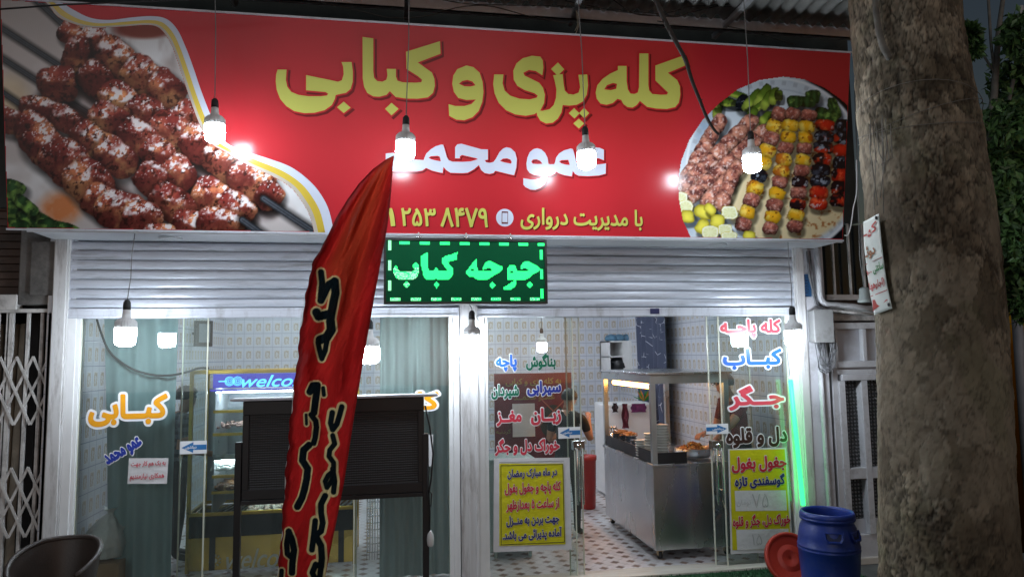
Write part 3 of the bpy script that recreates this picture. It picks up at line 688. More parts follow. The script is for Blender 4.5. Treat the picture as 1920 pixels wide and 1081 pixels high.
so, si = spl(outer), spl(inner)
def band(a, b, lift):
    mb = MB(); A, B = so*(1-a)+si*a, so*(1-b)+si*b; P = [[], []]
    for p, q in zip(A, B):
        for k, e in ((0, p), (1, q)):
            u, v = SIGN.uv(*e); v = min(max(v, .001), vT-.001); P[k].append(SIGN.at(u, v, lift))
    mb.grid(P); return mb
mb = band(0, .45, .003); mb.build('wave_border', M['whitev'], sgn)
mb = band(.45, .82, .003); mb.build('wave_border', mat('yellow_band', (.62, .45, .05), .2, 0, .1, 2), sgn)
mb = band(.82, 1.02, .003); mb.build('wave_border', mat('pale_band', (.52, .45, .38), .2), sgn)

def inpoly(X, Y, poly):
    poly = np.asarray(poly); r = np.zeros(X.shape, bool); j = len(poly)-1
    for i in range(len(poly)):
        xi, yi = poly[i]; xj, yj = poly[j]
        c = ((yi > Y) != (yj > Y)) & (X < (xj-xi)*(Y-yi)/(yj-yi+1e-9)+xi); r ^= c; j = i
    return r
def segd(X, Y, a, b):
    dx, dy = b[0]-a[0], b[1]-a[1]; t = np.clip(((X-a[0])*dx+(Y-a[1])*dy)/(dx*dx+dy*dy+1e-9), 0, 1)
    return np.hypot(X-a[0]-t*dx, Y-a[1]-t*dy), t
def over(C, c, m): return C*(1-m[..., None]) + np.asarray(c)*m[..., None]
def chunk(C, X, Y, c, seed, kind='chicken'):
    cx, cy, rx, ry, ang = c; a = R(ang); ca, sa = math.cos(a), math.sin(a)
    pad = max(rx, ry)*1.9
    ys = np.where((Y[:, 0] > cy-pad) & (Y[:, 0] < cy+pad))[0]; xs = np.where((X[0] > cx-pad) & (X[0] < cx+pad))[0]
    if len(ys) < 2 or len(xs) < 2: return
    sl = (slice(ys[0], ys[-1]+1), slice(xs[0], xs[-1]+1)); x, y, D = X[sl], Y[sl], C[sl]
    def loc(ox, oy): return ((x-cx-ox)*ca + (y-cy-oy)*sa)/rx, (-(x-cx-ox)*sa + (y-cy-oy)*ca)/ry
    p, q = loc(4, 9); sh = (np.abs(p)**2.6+np.abs(q)**2.6)**(1/2.6); D[:] = D*(1-.5*sst(1.3, .85, sh)[..., None])
    p, q = loc(0, 0); r = (np.abs(p)**3+np.abs(q)**3)**(1/3) + .42*(fbm(x, y, rx*.8, seed)-.5)
    m = sst(1.02, .94, r); h = np.sqrt(np.clip(1-np.clip(r, 0, 1)**2, 0, 1))
    big, mid, fine = fbm(x, y, 26, seed+3), fbm(x, y, 9, seed+5), fbm(x, y, 3.2, seed+9, 3)
    up = (-(p*sa + q*ca))          # facing the top of the picture
    if kind == 'chicken':
        b2 = fbm(x, y, 46, seed+13); col = over(np.zeros(D.shape)+np.array([152, 70, 56]), (194, 116, 80), sst(.44, .66, big)); col = over(col, (224, 160, 104), sst(.58, .76, b2)*.75)
        col = over(col, (112, 38, 36), sst(.54, .42, b2)*.7); col = over(col, (58, 26, 20), sst(.42, .26, mid)*.8)
        face = sst(-.1, .5, up + .9*(b2-.5)); sd = .42 + .30*h + .42*face; col = col*np.clip(sd + .22*(fine-.5), .14, 1.3)[..., None]
        gl = sst(.50, .58, fbm(x*1.0+y*.3, y, 8, seed+21, 4))*sst(.15, .6, face*h)*sst(.40, .56, big*.5+b2*.5); col = over(col, (236, 232, 236), np.clip(gl, 0, .92))
        col = over(col, (246, 240, 240), sst(.70, .76, fbm(x, y, 3.4, seed+41, 2))*face*.8)
        col = over(col, (36, 16, 14), sst(.66, .74, fbm(x, y, 7, seed+31, 3))*.6*(1-gl))
    elif kind == 'kofte':
        col = over(np.zeros(D.shape)+np.array([150, 88, 76]), (206, 140, 116), sst(.4, .65, mid)); col = over(col, (84, 44, 40), sst(.44, .28, mid)*.8)
        col = col*np.clip(.42+.6*h+.25*up+.25*(fine-.5), .2, 1.3)[..., None]; col = over(col, (240, 222, 216), sst(.56, .70, fbm(x, y, 4, seed+7, 3))*h*.7)
    elif kind == 'yellow':
        col = over(np.zeros(D.shape)+np.array([226, 168, 34]), (238, 205, 92), sst(.4, .7, mid)); col = over(col, (170, 74, 20), sst(.56, .7, big)*.75)
        col = over(col, (92, 36, 14), sst(.62, .75, fbm(x, y, 7, seed+2))*.7); col = col*np.clip(.55+.5*h+.15*up, .3, 1.15)[..., None]
    elif kind == 'meat':
        col = over(np.zeros(D.shape)+np.array([140, 76, 66]), (190, 118, 100), sst(.4, .65, mid)); col = col*np.clip(.4+.6*h+.3*up+.5*(fine-.5), .15, 1.2)[..., None]
        col = over(col, (220, 196, 190), sst(.6, .7, fbm(x, y, 4, seed+4, 3))*h*.5)
    elif kind == 'tomato':
        col = over(np.zeros(D.shape)+np.array([196, 44, 26]), (228, 92, 52), sst(.5, .7, mid)); col = over(col, (24, 20, 26), sst(.47, .6, big)*.95)
        col = col*np.clip(.45+.6*h+.15*up, .2, 1.2)[..., None]; col = over(col, (205, 210, 220), sst(.66, .72, fbm(x, y, 8, seed+8, 3))*h*.8)
    elif kind == 'black':
        col = over(np.zeros(D.shape)+np.array([22, 24, 30]), (58, 66, 80), sst(.5, .7, mid)); col = over(col, (180, 50, 30), sst(.62, .72, big)); col = col*np.clip(.5+.6*h, .3, 1.2)[..., None]
        col = over(col, (170, 182, 200), sst(.66, .71, fbm(x, y, 7, seed+8, 3))*h*.8)
    elif kind == 'pepper':
        col = over(np.zeros(D.shape)+np.array([92, 120, 38]), (166, 186, 74), sst(.45, .7, q*.5+.5)); col = over(col, (30, 34, 22), sst(.58, .7, big)*.8); col = col*np.clip(.45+.65*h, .3, 1.2)[..., None]
    elif kind == 'leaf':
        col = over(np.zeros(D.shape)+np.array([44, 78, 40]), (112, 150, 70), sst(.45, .68, mid)); col = col*np.clip(.5+.5*h+.2*(np.sin(p*9)), .3, 1.2)[..., None]
    elif kind == 'lemon':
        col = over(np.zeros(D.shape)+np.array([226, 214, 80]), (206, 190, 52), sst(.6, .95, r)); col = col*np.clip(.6+.45*h, .3, 1.1)[..., None]
    elif kind == 'slice':
        an = np.arctan2(q, p); col = over(np.zeros(D.shape)+np.array([232, 232, 188]), (206, 206, 130), sst(.3, .9, np.abs(np.sin(an*4.5)))*.35*sst(.15, .4, r)); col = over(col, (240, 240, 220), sst(.72, .82, r)); col = over(col, (214, 200, 70), sst(.9, .95, r))
    D[:] = over(D, col, m) if False else D*(1-m[..., None]) + col*m[..., None]
def rod(C, X, Y, a, b, w=6):
    d, t = segd(X, Y, a, b); C[:] = C*(1-.5*sst(w*2.6, w, d)[..., None]); m = sst(w+.6, w-.6, d); s = 40 + 46*sst(.4*w, 0, np.abs(d-.35*w)) + 20*(fbm(X, Y, 4, 77)-.5)
    C[:] = C*(1-m[..., None]) + (s[..., None]*np.array([.92, .98, 1.08]))*m[..., None]
# ---- left picture: chicken skewers on a pale cloth
st = 1.55
xs, ys = np.arange(-32, 600, st), np.arange(-38, 437, st); X, Y = np.meshgrid(xs, ys)
bgc = fbm(X, Y, 90, 2); C = np.zeros(X.shape+(3,)) + np.array([196, 188, 186]); C = over(C, (228, 228, 230), sst(.4, .7, bgc)); C = over(C, (150, 146, 146), sst(120, -20, Y)*.5)
C = over(C, (120, 98, 96), sst(.45, .7, fbm(X*1.2, Y*.5, 60, 12))*sst(180, 60, Y)*.8*sst(150, 260, X)); C += (3.0*np.sin(X*1.5)*np.sin(Y*.2)*sst(180, 60, Y))[..., None]
C = over(C, (120, 44, 32), sst(70, 40, np.hypot((X-270)/1.0, (Y-55)/.32))*.9)
C = over(C, (206, 120, 66), np.clip(sst(56, 10, np.hypot(X-115, (Y-390)*1.3))*(.5+fbm(X, Y, 14, 6)), 0, .9))
C = over(C, (210, 176, 120), sst(60, 20, np.hypot(X-15, (Y-185)*.9))*.5)
for a, b in (((54, -12), (135, 62)), ((-30, 32), (125, 132)), ((-30, 88), (200, 235)), ((-30, 150), (100, 238))): rod(C, X, Y, a, b, 5.2)
dk = np.zeros(X.shape)
for a, b in (((90, 200), (460, 400)), ((150, 150), (500, 380)), ((150, 230), (420, 420)), ((60, 240), (250, 400))):
    d, t = segd(X, Y, a, b); dk = np.maximum(dk, sst(42, 12, d))
C = over(C, (40, 18, 15), dk*.85)
rows = [[(135,65,28,22,30),(172,76,26,30,40),(218,106,46,34,38),(270,142,44,33,35),(310,166,38,34,40),(350,218,27,30,40)],
        [(142,108,26,40,15),(182,152,40,32,42),(228,187,44,32,40),(278,214,44,30,35),(322,246,44,34,38),(374,272,40,33,40),(422,302,46,36,38),(470,340,50,40,42),(504,368,26,28,40)],
        [(108,158,37,38,-8),(205,222,38,28,30),(258,258,42,31,40),(300,292,40,30,42),(338,324,36,29,42),(398,372,44,36,32),(440,396,38,36,30)],
        [(74,204,42,24,12),(128,226,38,24,30),(172,262,44,28,36),(214,294,45,32,40),(288,342,38,32,42),(322,382,50,34,42),(362,424,44,30,25),(410,418,42,28,15)],
        [(16,226,28,26,20),(58,238,30,34,30),(78,272,40,38,48),(120,302,46,42,45),(165,342,50,40,45),(190,378,38,32,30),(226,394,48,38,18),(268,412,42,36,8),(300,436,30,18,0)]]
for ri, row in enumerate(rows):
    for i, c in enumerate(row): chunk(C, X, Y, c, 40*ri+7*i+1)
rod(C, X, Y, (494, 372), (594, 438), 6.5); rod(C, X, Y, (454, 412), (502, 446), 6.5)
for i, c in enumerate(((18,350,34,16,10),(8,378,26,18,-20),(30,400,40,20,15),(70,415,44,18,20),(22,428,34,16,0),(110,428,40,14,12),(50,385,26,12,35))): chunk(C, X, Y, c, 300+9*i, 'leaf')
edge = np.vstack([si, [(592, 470), (-60, 470), (-60, -60)]]); mk = inpoly(X, Y, edge)
uu, vv_ = SIGN.uvs(X, Y); mk &= (uu > uL+.003) & (vv_ < vT-.003) & (vv_ > .003)
M['print'] = vcol_mat('printed_banner', .2, spec=.22)
picture('skewer_picture', SIGN, xs, ys, C, mk, .001, M['print'], sgn)
# ---- right picture: platter of kebabs
T6 = lambda L: [(1240+x/3.276, 130+y/3.276) for x, y in L]
plate = T6([(182,1040),(130,930),(106,800),(100,680),(120,560),(170,430),(250,310),(350,210),(470,120),(600,65),(750,43),(880,60),(1000,110),(1100,180),(1165,240),(1175,1040)])
st = 1.35
xs, ys = np.arange(1262, 1602, st), np.arange(138, 452, st); X, Y = np.meshgrid(xs, ys); q6 = lambda x, y: (1240+x/3.276, 130+y/3.276)
C = np.zeros(X.shape+(3,)) + np.array([206, 216, 226]); C = over(C, (150, 176, 204), sst(.45, .7, fbm(X, Y, 60, 9)))
cx, cy = q6(700, 600); rad = np.hypot((X-cx)/1.0, (Y-cy)*1.0); an = np.arctan2(Y-cy, X-cx)
C = over(C, (232, 236, 242), sst(4, 0, np.abs(rad-166))); C = over(C, (168, 178, 190), sst(.2, .6, np.sin(an*46))*sst(6, 2, np.abs(rad-158))*.7); C = over(C, (176, 188, 202), sst(2.5, .5, np.abs(rad-146))*.7)
C = over(C, (18, 18, 26), sst(168, 172, rad)*sst(1500, 1530, X))
bread = sst(0, 12, 128 - np.hypot((X-q6(760, 680)[0])*.92, (Y-q6(0, 680)[1])*1.02)); C = over(C, (226, 206, 160), bread*.95); C = over(C, (170, 110, 60), bread*sst(.6, .72, fbm(X, Y, 12, 31)))
k6 = lambda x, y, rx, ry, a: (*q6(x, y), rx/3.276, ry/3.276, a)
for i, c in enumerate([(345,245,30,70,10),(400,190,80,22,20),(440,150,90,24,15),(420,208,60,22,0),(500,205,40,55,30),(560,190,34,80,40),(620,160,30,80,35),(600,230,90,22,-35),(650,190,30,70,30),(690,165,28,60,15),(720,160,26,34,0),(640,300,28,60,50),(560,280,26,50,20),(340,200,26,40,10)]): chunk(C, X, Y, k6(*c), 400+7*i, 'black' if i in (4,) else 'pepper')
for i, c in enumerate([(930,170,50,42,0),(1060,240,34,70,-20),(1010,285,70,40,20),(880,200,70,34,10),(820,200,50,36,0)]): chunk(C, X, Y, k6(*c), 500+7*i, 'leaf')
def skewer(a, b, n, w, kinds, seed):
    a, b = np.array(a, float), np.array(b, float); ang = math.degrees(math.atan2(b[1]-a[1], b[0]-a[0])); l = np.hypot(*(b-a))/n
    for i in range(n):
        p = a + (b-a)*(i+.5)/n; chunk(C, X, Y, k6(p[0], p[1], l*(.85 if kinds == ['kofte'] else .56), w*.92, ang), seed+11*i, kinds[i % len(kinds)])
skewer((370,300), (150,680), 5, 52, ['kofte'], 600); skewer((560,310), (120,740), 7, 54, ['kofte'], 650); skewer((640,370), (160,800), 7, 52, ['kofte'], 700)
skewer((480,590), (270,830), 4, 52, ['kofte'], 750); skewer((440,640), (360,850), 3, 50, ['kofte'], 780)
skewer((735,240), (490,990), 10, 56, ['meat', 'yellow', 'meat', 'yellow', 'yellow', 'black', 'yellow', 'meat', 'yellow', 'meat'], 800)
skewer((815,240), (660,1010), 11, 56, ['meat', 'yellow', 'yellow', 'meat', 'yellow', 'yellow', 'meat', 'yellow', 'meat', 'yellow', 'meat'], 900)
skewer((905,250), (815,1000), 11, 54, ['meat', 'yellow', 'yellow', 'meat', 'yellow', 'meat', 'tomato', 'meat', 'tomato', 'yellow', 'meat'], 1000)
skewer((1010,310), (960,860), 8, 66, ['tomato', 'black', 'black', 'tomato', 'black', 'black', 'tomato', 'tomato'], 1100)
skewer((1120,310), (1080,840), 7, 56, ['black', 'black', 'tomato', 'black', 'tomato', 'tomato', 'tomato'], 1200)
for i, (c, k) in enumerate([((120,800,42,50,0),'slice'),((150,850,44,48,0),'slice'),((160,905,46,38,0),'lemon'),((262,875,66,44,10),'lemon'),((300,860,40,30,40),'lemon'),((418,880,50,44,0),'slice'),((250,965,38,50,30),'lemon'),((345,930,44,42,0),'lemon'),((300,1000,56,44,0),'slice'),((390,985,46,36,0),'slice'),((415,1025,52,26,0),'slice'),((540,1020,38,28,0),'lemon')]): chunk(C, X, Y, k6(*c), 1300+7*i, k)
mk = inpoly(X, Y, plate); uu, vv_ = SIGN.uvs(X, Y); mk &= (uu < uR-.003) & (vv_ > .002)
picture('platter_picture', SIGN, xs, ys, C, mk, .001, M['print'], sgn)
# ================================================================== HANGING LED BULBS
M['lamp'] = emission('lit_diffuser', (.80, .90, 1.0), LAMP)
M['fins'] = mat('bulb_heat_sink', (.78, .78, .78), .5, 0, .05)
def bulb_parts(root, k):
    """origin: centre of the diffuser; k = diffuser radius"""
    c = np.array(root.location)
    mb = MB(); mb.lathe(c, [(0, -.085*k/.083), (k*.62, -.082*k/.083), (k*.9, -.066*k/.083), (k, -.035*k/.083), (k, .062*k/.083), (k*.9, .066*k/.083)], 28); mb.build('diffuser', M['lamp'], root)
    s = k/.083
    mb = MB(); mb.lathe(c, [(k*.9, .064*s), (k*1.02, .068*s), (k*.98, .12*s), (k*.72, .145*s), (k*.42, .155*s), (k*.36, .19*s), (k*.34, .225*s)], 96, 24, .045); mb.build('heat_sink', M['fins'], root)
    mb = MB(); mb.lathe(c, [(k*.36, .222*s), (k*.37, .25*s), (k*.34, .285*s), (k*.2, .305*s), (k*.06, .31*s)], 20); mb.build('socket', M['rubber'], root)
bulbs = []
def bulb(px, py, Y, k, label, top, proto=None, grp='lit bulbs'):
    p = on_y(px, py, Y); t = thing('hanging_bulb', label, 'light bulb', p, grp)
    if proto is None: bulb_parts(t, k)
    else:
        for ch in proto.children:
            if ch.name.startswith('cord'): continue
            c = ch.copy(); COL.objects.link(c); c.parent = t
    mb = MB(); s = k/.083
    q = p + np.array([0, 0, .31*s]); e = np.array(top(p), float)
    mb.tube([q, q*.67+e*.33+np.array([.006, 0, 0]), q*.33+e*.67-np.array([.004, 0, 0]), e], .0035, 6); mb.build('cord', M['cord'], t)
    rs_ = random.Random(len(bulbs)*3+1); t.rotation_euler = (R(rs_.uniform(-2, 2)), R(rs_.uniform(-2, 2)), 0)
    bulbs.append(t); return t
G1, G2 = 'bulbs hanging before the sign', 'bulbs hanging before the shop window'
upz = lambda p: (p[0], p[1], 5.2)
u0 = bulb(760, 281, -1.2, .066, 'lit bulb hanging before the sign right above the flag tip', upz, None, G1)
bulb(403, 249, -1.0, .066, 'lit bulb hanging before the skewer picture on the sign', upz, u0, G1)
bulb(1100, 299, -1.2, .066, 'lit bulb hanging before the white name on the sign', upz, u0, G1)
bulb(1410, 306, -1.24, .066, 'lit bulb hanging before the round platter picture', upz, u0, G1)
sof = lambda p: (p[0]+.01, -.40, 2.835)
l0 = bulb(235, 630, -.45, .072, 'lit bulb hanging left of the flag before the green curtain', sof, None, G2)
bulb(693, 664, -.44, .083, 'lit bulb half hidden by the right edge of the flag', sof, l0, G2)
bulb(884, 641, -.2, .070, 'lit bulb hanging before the white post between the shutters', lambda p: (p[0]-.005, -.05, 2.33), None, G2)
bulb(1488, 632, -.42, .072, 'lit bulb hanging above the green tube light', sof, l0, G2)
# unlit grey bell lamp at the right
p = on_y(1621, 556, -.35); t = thing('bell_lamp', 'unlit grey bell lamp hanging beside the paper banner', 'lamp', p)
mb = MB(); mb.lathe(p, [(.055, -.05), (.06, -.045), (.055, -.025), (.047, -.02), (.04, .07), (.03, .08), (.008, .085)], 24); mb.build('shade', mat('grey_enamel', (.3, .33, .32), .5), t)
mb = MB(); mb.tube([p+np.array([0, 0, .08]), on_y(1612, 480, -.4), on_y(1608, 330, -.45), on_y(1602, 150, -.5)], .004, 6); mb.build('cord', M['cord'], t)

# ================================================================== LED SIGN
LY = -.46
LF = wallframe(LY); T5 = lambda L: [(710+x/5.818, 430+y/5.818) for x, y in L]
a = np.array(LF.uv(719.5, 510)); b = np.array(LF.uv(1025.5, 508)); lz0 = LF.uv(872, 569.5)[1]; lz1 = LF.uv(872, 447.5)[1]
lx0, lx1 = a[0], b[0]
ls = thing('led_sign', 'lit green dot matrix sign hanging under the red sign board', 'led sign', ((lx0+lx1)/2, LY, lz0))
mb = MB(); mb.box(lx0, lx1, LY, LY+.07, lz0, lz1); mb.box(lx0, lx1, LY-.012, LY, lz1-.018, lz1); mb.box(lx0, lx1, LY-.012, LY, lz0, lz0+.018); mb.box(lx0, lx0+.018, LY-.012, LY, lz0+.018, lz1-.018); mb.box(lx1-.018, lx1, LY-.012, LY, lz0+.018, lz1-.018)
mb.build('housing', mat('black_led_case', (.008, .012, .010), .4), ls)
n = NB('led_matrix'); pitch = (lx1-lx0-.036)/160
n.fu = n.math('FRACT', n.math('DIVIDE', n.math('SUBTRACT', n.x, 0.0), pitch)); n.fv = n.math('FRACT', n.math('DIVIDE', n.z, pitch))
rr = n.math('SQRT', n.math('ADD', n.math('POWER', n.math('SUBTRACT', n.fu, .5), 2.0), n.math('POWER', n.math('SUBTRACT', n.fv, .5), 2.0)))
M['matrix'] = n.done(n.mix(n.rng(rr, .25, .4), (.005, .16, .06), (.001, .05, .018)), .6, spec=.08)  # green panel colour stands in for the glow around the lit dots
mb = MB(); mb.box(lx0+.018, lx1-.018, LY-.003, LY-.001, lz0+.018, lz1-.018); mb.build('screen', M['matrix'], ls)
ledpoly = [T5(l) for l in (
 [(1760,425),(1740,405),(1680,375),(1640,350),(1600,345),(1570,365),(1550,400),(1546,440),(1565,432),(1590,420),(1625,430),(1640,445),(1610,452),(1505,455),(1500,420),(1488,395),(1455,385),(1425,395),(1405,430),(1398,470),(1400,546),(1480,548),(1465,565),(1410,605),(1365,630),(1362,652),(1450,652),(1485,620),(1502,580),(1502,547),(1600,548),(1640,525),(1690,485),(1750,455)],
 [(1430,470),(1440,452),(1460,455),(1466,472),(1445,482)],
 [(1650,568),(1688,605),(1650,642),(1614,605)],
 [(1072,318),(1072,400),(1085,450),(1225,455),(1240,440),(1215,420),(1180,425),(1140,440),(1130,425),(1145,395),(1165,360),(1200,343),(1235,353),(1290,380),(1345,405),(1350,440),(1320,470),(1270,490),(1235,515),(1190,547),(1075,548),(1040,520),(1000,520),(960,490),(952,460),(975,430),(1010,385),(1040,345)],
 [(1003,446),(1018,425),(1040,430),(1036,450)],
 [(1240,568),(1276,605),(1240,642),(1204,605)],
 [(862,248),(848,330),(780,345),(755,360),(780,390),(808,425),(808,490),(785,530),(755,548),(640,548),(628,530),(600,548),(520,548),(490,515),(478,450),(465,400),(465,290),(500,265),(535,248),(537,400),(545,445),(600,455),(622,412),(645,425),(650,452),(740,452),(750,440),(725,410),(690,370),(685,320),(720,295),(800,270)],
 [(632,568),(662,605),(632,642),(600,605)],
 [(405,353),(437,385),(440,440),(430,500),(400,530),(365,548),(220,548),(185,520),(165,480),(160,430),(185,393),(202,400),(205,435),(240,462),(340,462),(385,450),(395,430),(370,415),(375,385)],
 [(305,568),(344,605),(305,642),(266,605)])]
gx = lx0+.018 + (np.arange(160)+.5)*pitch; nz_ = int((lz1-lz0-.036)/pitch); gz = lz0+.018 + (np.arange(nz_)+.5)*pitch
GX, GZ = np.meshgrid(gx, gz); lit = np.zeros(GX.shape, bool)
for lp in ledpoly: lit ^= inpoly(GX, GZ, [LF.uv(*p) for p in lp])
for k in range(8):
    i0 = 13+k*20; lit[-4:-1, i0:i0+10] = True; i0 = 3+k*20; lit[1:4, i0+1:i0+11] = True
for k in range(3):
    j = 11+k*20; lit[j:j+10, 2:5] = True; lit[max(j-8, 0):j+2, -5:-2] = True
mb = MB(); h = pitch*.43; yb = LY-.0045
jj, ii = np.nonzero(lit)
for j, i in zip(jj, ii):
    x, z = gx[i], gz[j]; mb.cur = 1 if ((j < 4 and random.random() < .3) or (i < 5) or (i < 34 and j < 34 and random.random() < .5)) else 0
    mb.add([(x-h, yb, z-h), (x+h, yb, z-h), (x+h, yb, z+h), (x-h, yb, z+h)], [(0, 1, 2, 3)])
mb.build('lit_lettering', [emission('led_green', (.02, 1.0, .20), 1.6), emission('led_pale', (.30, 1.0, .45), 1.2)], ls)
for px in (785, 874, 957):
    mb = MB(); p = on_y(px, 444, LY+.02); mb.bar((p[0], p[1], lz1), (p[0], p[1], lz1+.05), .018, .006); mb.tube([(p[0]-.02, p[1], lz1+.012), (p[0]+.02, p[1], lz1+.012)], .006, 8)
    mb.bar((p[0], p[1], lz1+.045), (p[0], -.2, 2.84), .012, .006); mb.build('hanger', M['chrome'], ls)

# ================================================================== WINDOW AND DOOR GLASS WITH LETTERING
GY = .045; GF = wallframe(GY)
M['orange'] = mat('orange_vinyl', (.78, .33, .008), .3, 0, .03); M['stickerwhite'] = mat('white_sticker', (.78, .78, .8), .35, 0, .03)
M['blue'] = mat('blue_vinyl', (.025, .14, .55), .3, 0, .03); M['navy'] = mat('navy_vinyl', (.015, .04, .32), .3, 0, .03)
M['greenv'] = mat('green_vinyl', (.0, .14, .08), .3, 0, .03); M['redv'] = mat('red_vinyl', (.58, .04, .07), .3, 0, .03); M['pinkred'] = mat('light_red_vinyl', (.66, .07, .10), .3, 0, .03); M['darkv'] = mat('dark_brown_vinyl', (.05, .025, .02), .3, 0, .03)
def pane(label, x0, x1, Y, zt=2.24, zb=.0, group=None):
    t = thing('glass_pane', label, 'glass pane', ((x0+x1)/2, Y, zb), group)
    mb = MB(); mb.add([(x0, Y, zb), (x1, Y, zb), (x1, Y, zt), (x0, Y, zt)], [(0, 1, 2, 3)]); mb.build('glass', M['glass'], t)
    mb = MB(); mb.box(x0-.004, x0+.006, Y-.006, Y+.006, zb, zt); mb.box(x1-.006, x1+.004, Y-.006, Y+.006, zb, zt); mb.build('edge', M['glassedge'], t)
    return t
X = lambda px, py, Y=GY: on_y(px, py, Y)[0]
pA = pane('left glass pane with orange lettering over the green curtain', -2.376, X(385, 850), GY)
pB = pane('middle glass pane in front of the display case', X(338, 850, .07), X(668, 1000, .07), .07)
pC = pane('right glass pane behind the switched off display board', X(664, 900), .502, GY)
pD = pane('fixed glass pane left of the door gap carrying the ramadan poster', .828, X(1079, 900), GY, 2.24, .004)
pE = pane('sliding glass door leaf with a steel handle left of the gap', X(1066, 900, .075), X(1092, 900, .075)+.0, .075, 2.24, .004)
pF = pane('sliding glass door leaf with a steel handle right of the gap', X(1336, 900, .075), X(1366, 900, .075)+.25, .075, 2.24, .004)
pG = pane('fixed glass pane with the red and blue dish names beside the tube light', X(1358, 900), 3.622, GY, 2.24, .004)
def sticker(pn, t, box, fill, off=.035, ol=.055, rot=0.0, fr=None, name='lettering'):
    mb = MB(); fr = fr or wallframe(pn.location.y-.004)
    text_into(mb, t, fr, box, .0, off, (ol, 1) if ol else None, rot); return mb.build(name, [fill, M['stickerwhite']], pn)
sticker(pA, 'کبــابی', (166, 738, 314, 798), M['orange'], .045, .08)
sticker(pA, 'عمو محمد', (194, 833, 270, 860), M['navy'], .06, .06, R(31))
sticker(pC, 'کله پزی', (650, 735, 823, 782), M['orange'], .045, .08)
sticker(pD, 'پاچه', (929, 664, 969, 696), M['blue'], .045, .06); sticker(pD, 'بناگوش', (986, 662, 1042, 694), M['greenv'], .045, .03)
sticker(pD, 'شیردان', (921, 720, 973, 748), M['greenv'], .045, .06); sticker(pD, 'سیرابی', (988, 713, 1052, 742), M['navy'], .045, .06)
sticker(pD, 'مغــز', (931, 769, 978, 798), M['redv'], .045, .06); sticker(pD, 'زبــان', (995, 764, 1052, 796), M['redv'], .045, .06)
sticker(pD, 'خوراک دل و جگر', (928, 820, 1049, 852), M['redv'], .045, .06)
sticker(pG, 'کله پاچــه', (1350, 598, 1464, 634), M['pinkred'], .045, .07); sticker(pG, 'کبــاب', (1355, 653, 1466, 692), M['blue'], .045, .07)
sticker(pG, 'جــگر', (1366, 722, 1470, 768), M['pinkred'], .045, .07); sticker(pG, 'دل و قلوه', (1361, 800, 1476, 838), M['darkv'], .045, .05)
# direction arrows
def arrow(label, px0, py0, px1, py1, Y, left):
    fr = wallframe(Y); u0, v0 = fr.uv(px0, py1); u1, v1 = fr.uv(px1, py0); v1 = fr.uv((px0+px1)/2, py0)[1]; v0 = fr.uv((px0+px1)/2, py1)[1]
    mb = MB(); mb.fbox(fr, u0, u1, v0, v1, 0, .002); o = mb.build('arrow_sticker', M['stickerwhite'], org=fr.at((u0+u1)/2, v0)); tag(o, label, 'sticker')
    h, w = v1-v0, u1-u0; vm = (v0+v1)/2; s = 1 if left else -1; x = (lambda t: u0+w*t) if left else (lambda t: u1-w*t)
    pts = [(x(.06), vm), (x(.5), vm+h*.42), (x(.5), vm+h*.2), (x(.99), vm+h*.2), (x(.99), vm-h*.2), (x(.5), vm-h*.2), (x(.5), vm-h*.42)]
    if not left: pts = pts[::-1]
    mb = MB(); mb.flat(fr, poly_mesh([pts]), .0025); mb.build('arrow', mat('arrow_blue', (.02, .16, .42), .35), o)
    bx = (px0+(px1-px0)*(.2 if left else .28), py0+(py1-py0)*.36, px0+(px1-px0)*(.62 if left else .8), py0+(py1-py0)*.64)
    mb = MB(); text_into(mb, 'دربکشویی', fr, bx, .0035, .03); mb.build('lettering', M['stickerwhite'], o)
arrow('blue arrow sticker across the glass panes before the display case', 337, 826, 388, 850, .036, True)
arrow('blue arrow sticker on the door leaf left of the gap', 1047, 800, 1088, 821, .036, True)
arrow('blue arrow sticker pointing right on the door glass by the cook', 1324, 794, 1365, 813, .036, False)
# handles
def handle(px, pn):
    mb = MB(); t = pn
    a_, b_ = on_y(px, 833, .0), on_y(px+8, 945, .0)
    for dx, Y in ((-.03, .0), (.02, .0), (.02, .12)): mb.tube([(a_[0]+dx, Y, a_[2]-.03), (a_[0]+dx, Y, b_[2])], .009, 10)
    for z in (a_[2]-.1, b_[2]+.12): mb.tube([(a_[0]+.02, .0, z), (a_[0]+.02, .12, z)], .008, 8)
    mb.box(a_[0]-.055, a_[0]+.045, .02, .1, a_[2]-.05, a_[2]+.03); hd_ = mb.build('handle', M['chrome'], t, .003)
    mb = MB(); mb.lathe((a_[0]-.005, .018, a_[2]-.01), [(.02, 0), (.02, .01), (.008, .012)], 16, axis=(0, -1, 0)); mb.build('lock', M['chrome'], hd_)
handle(1088, pE); handle(1349, pF)

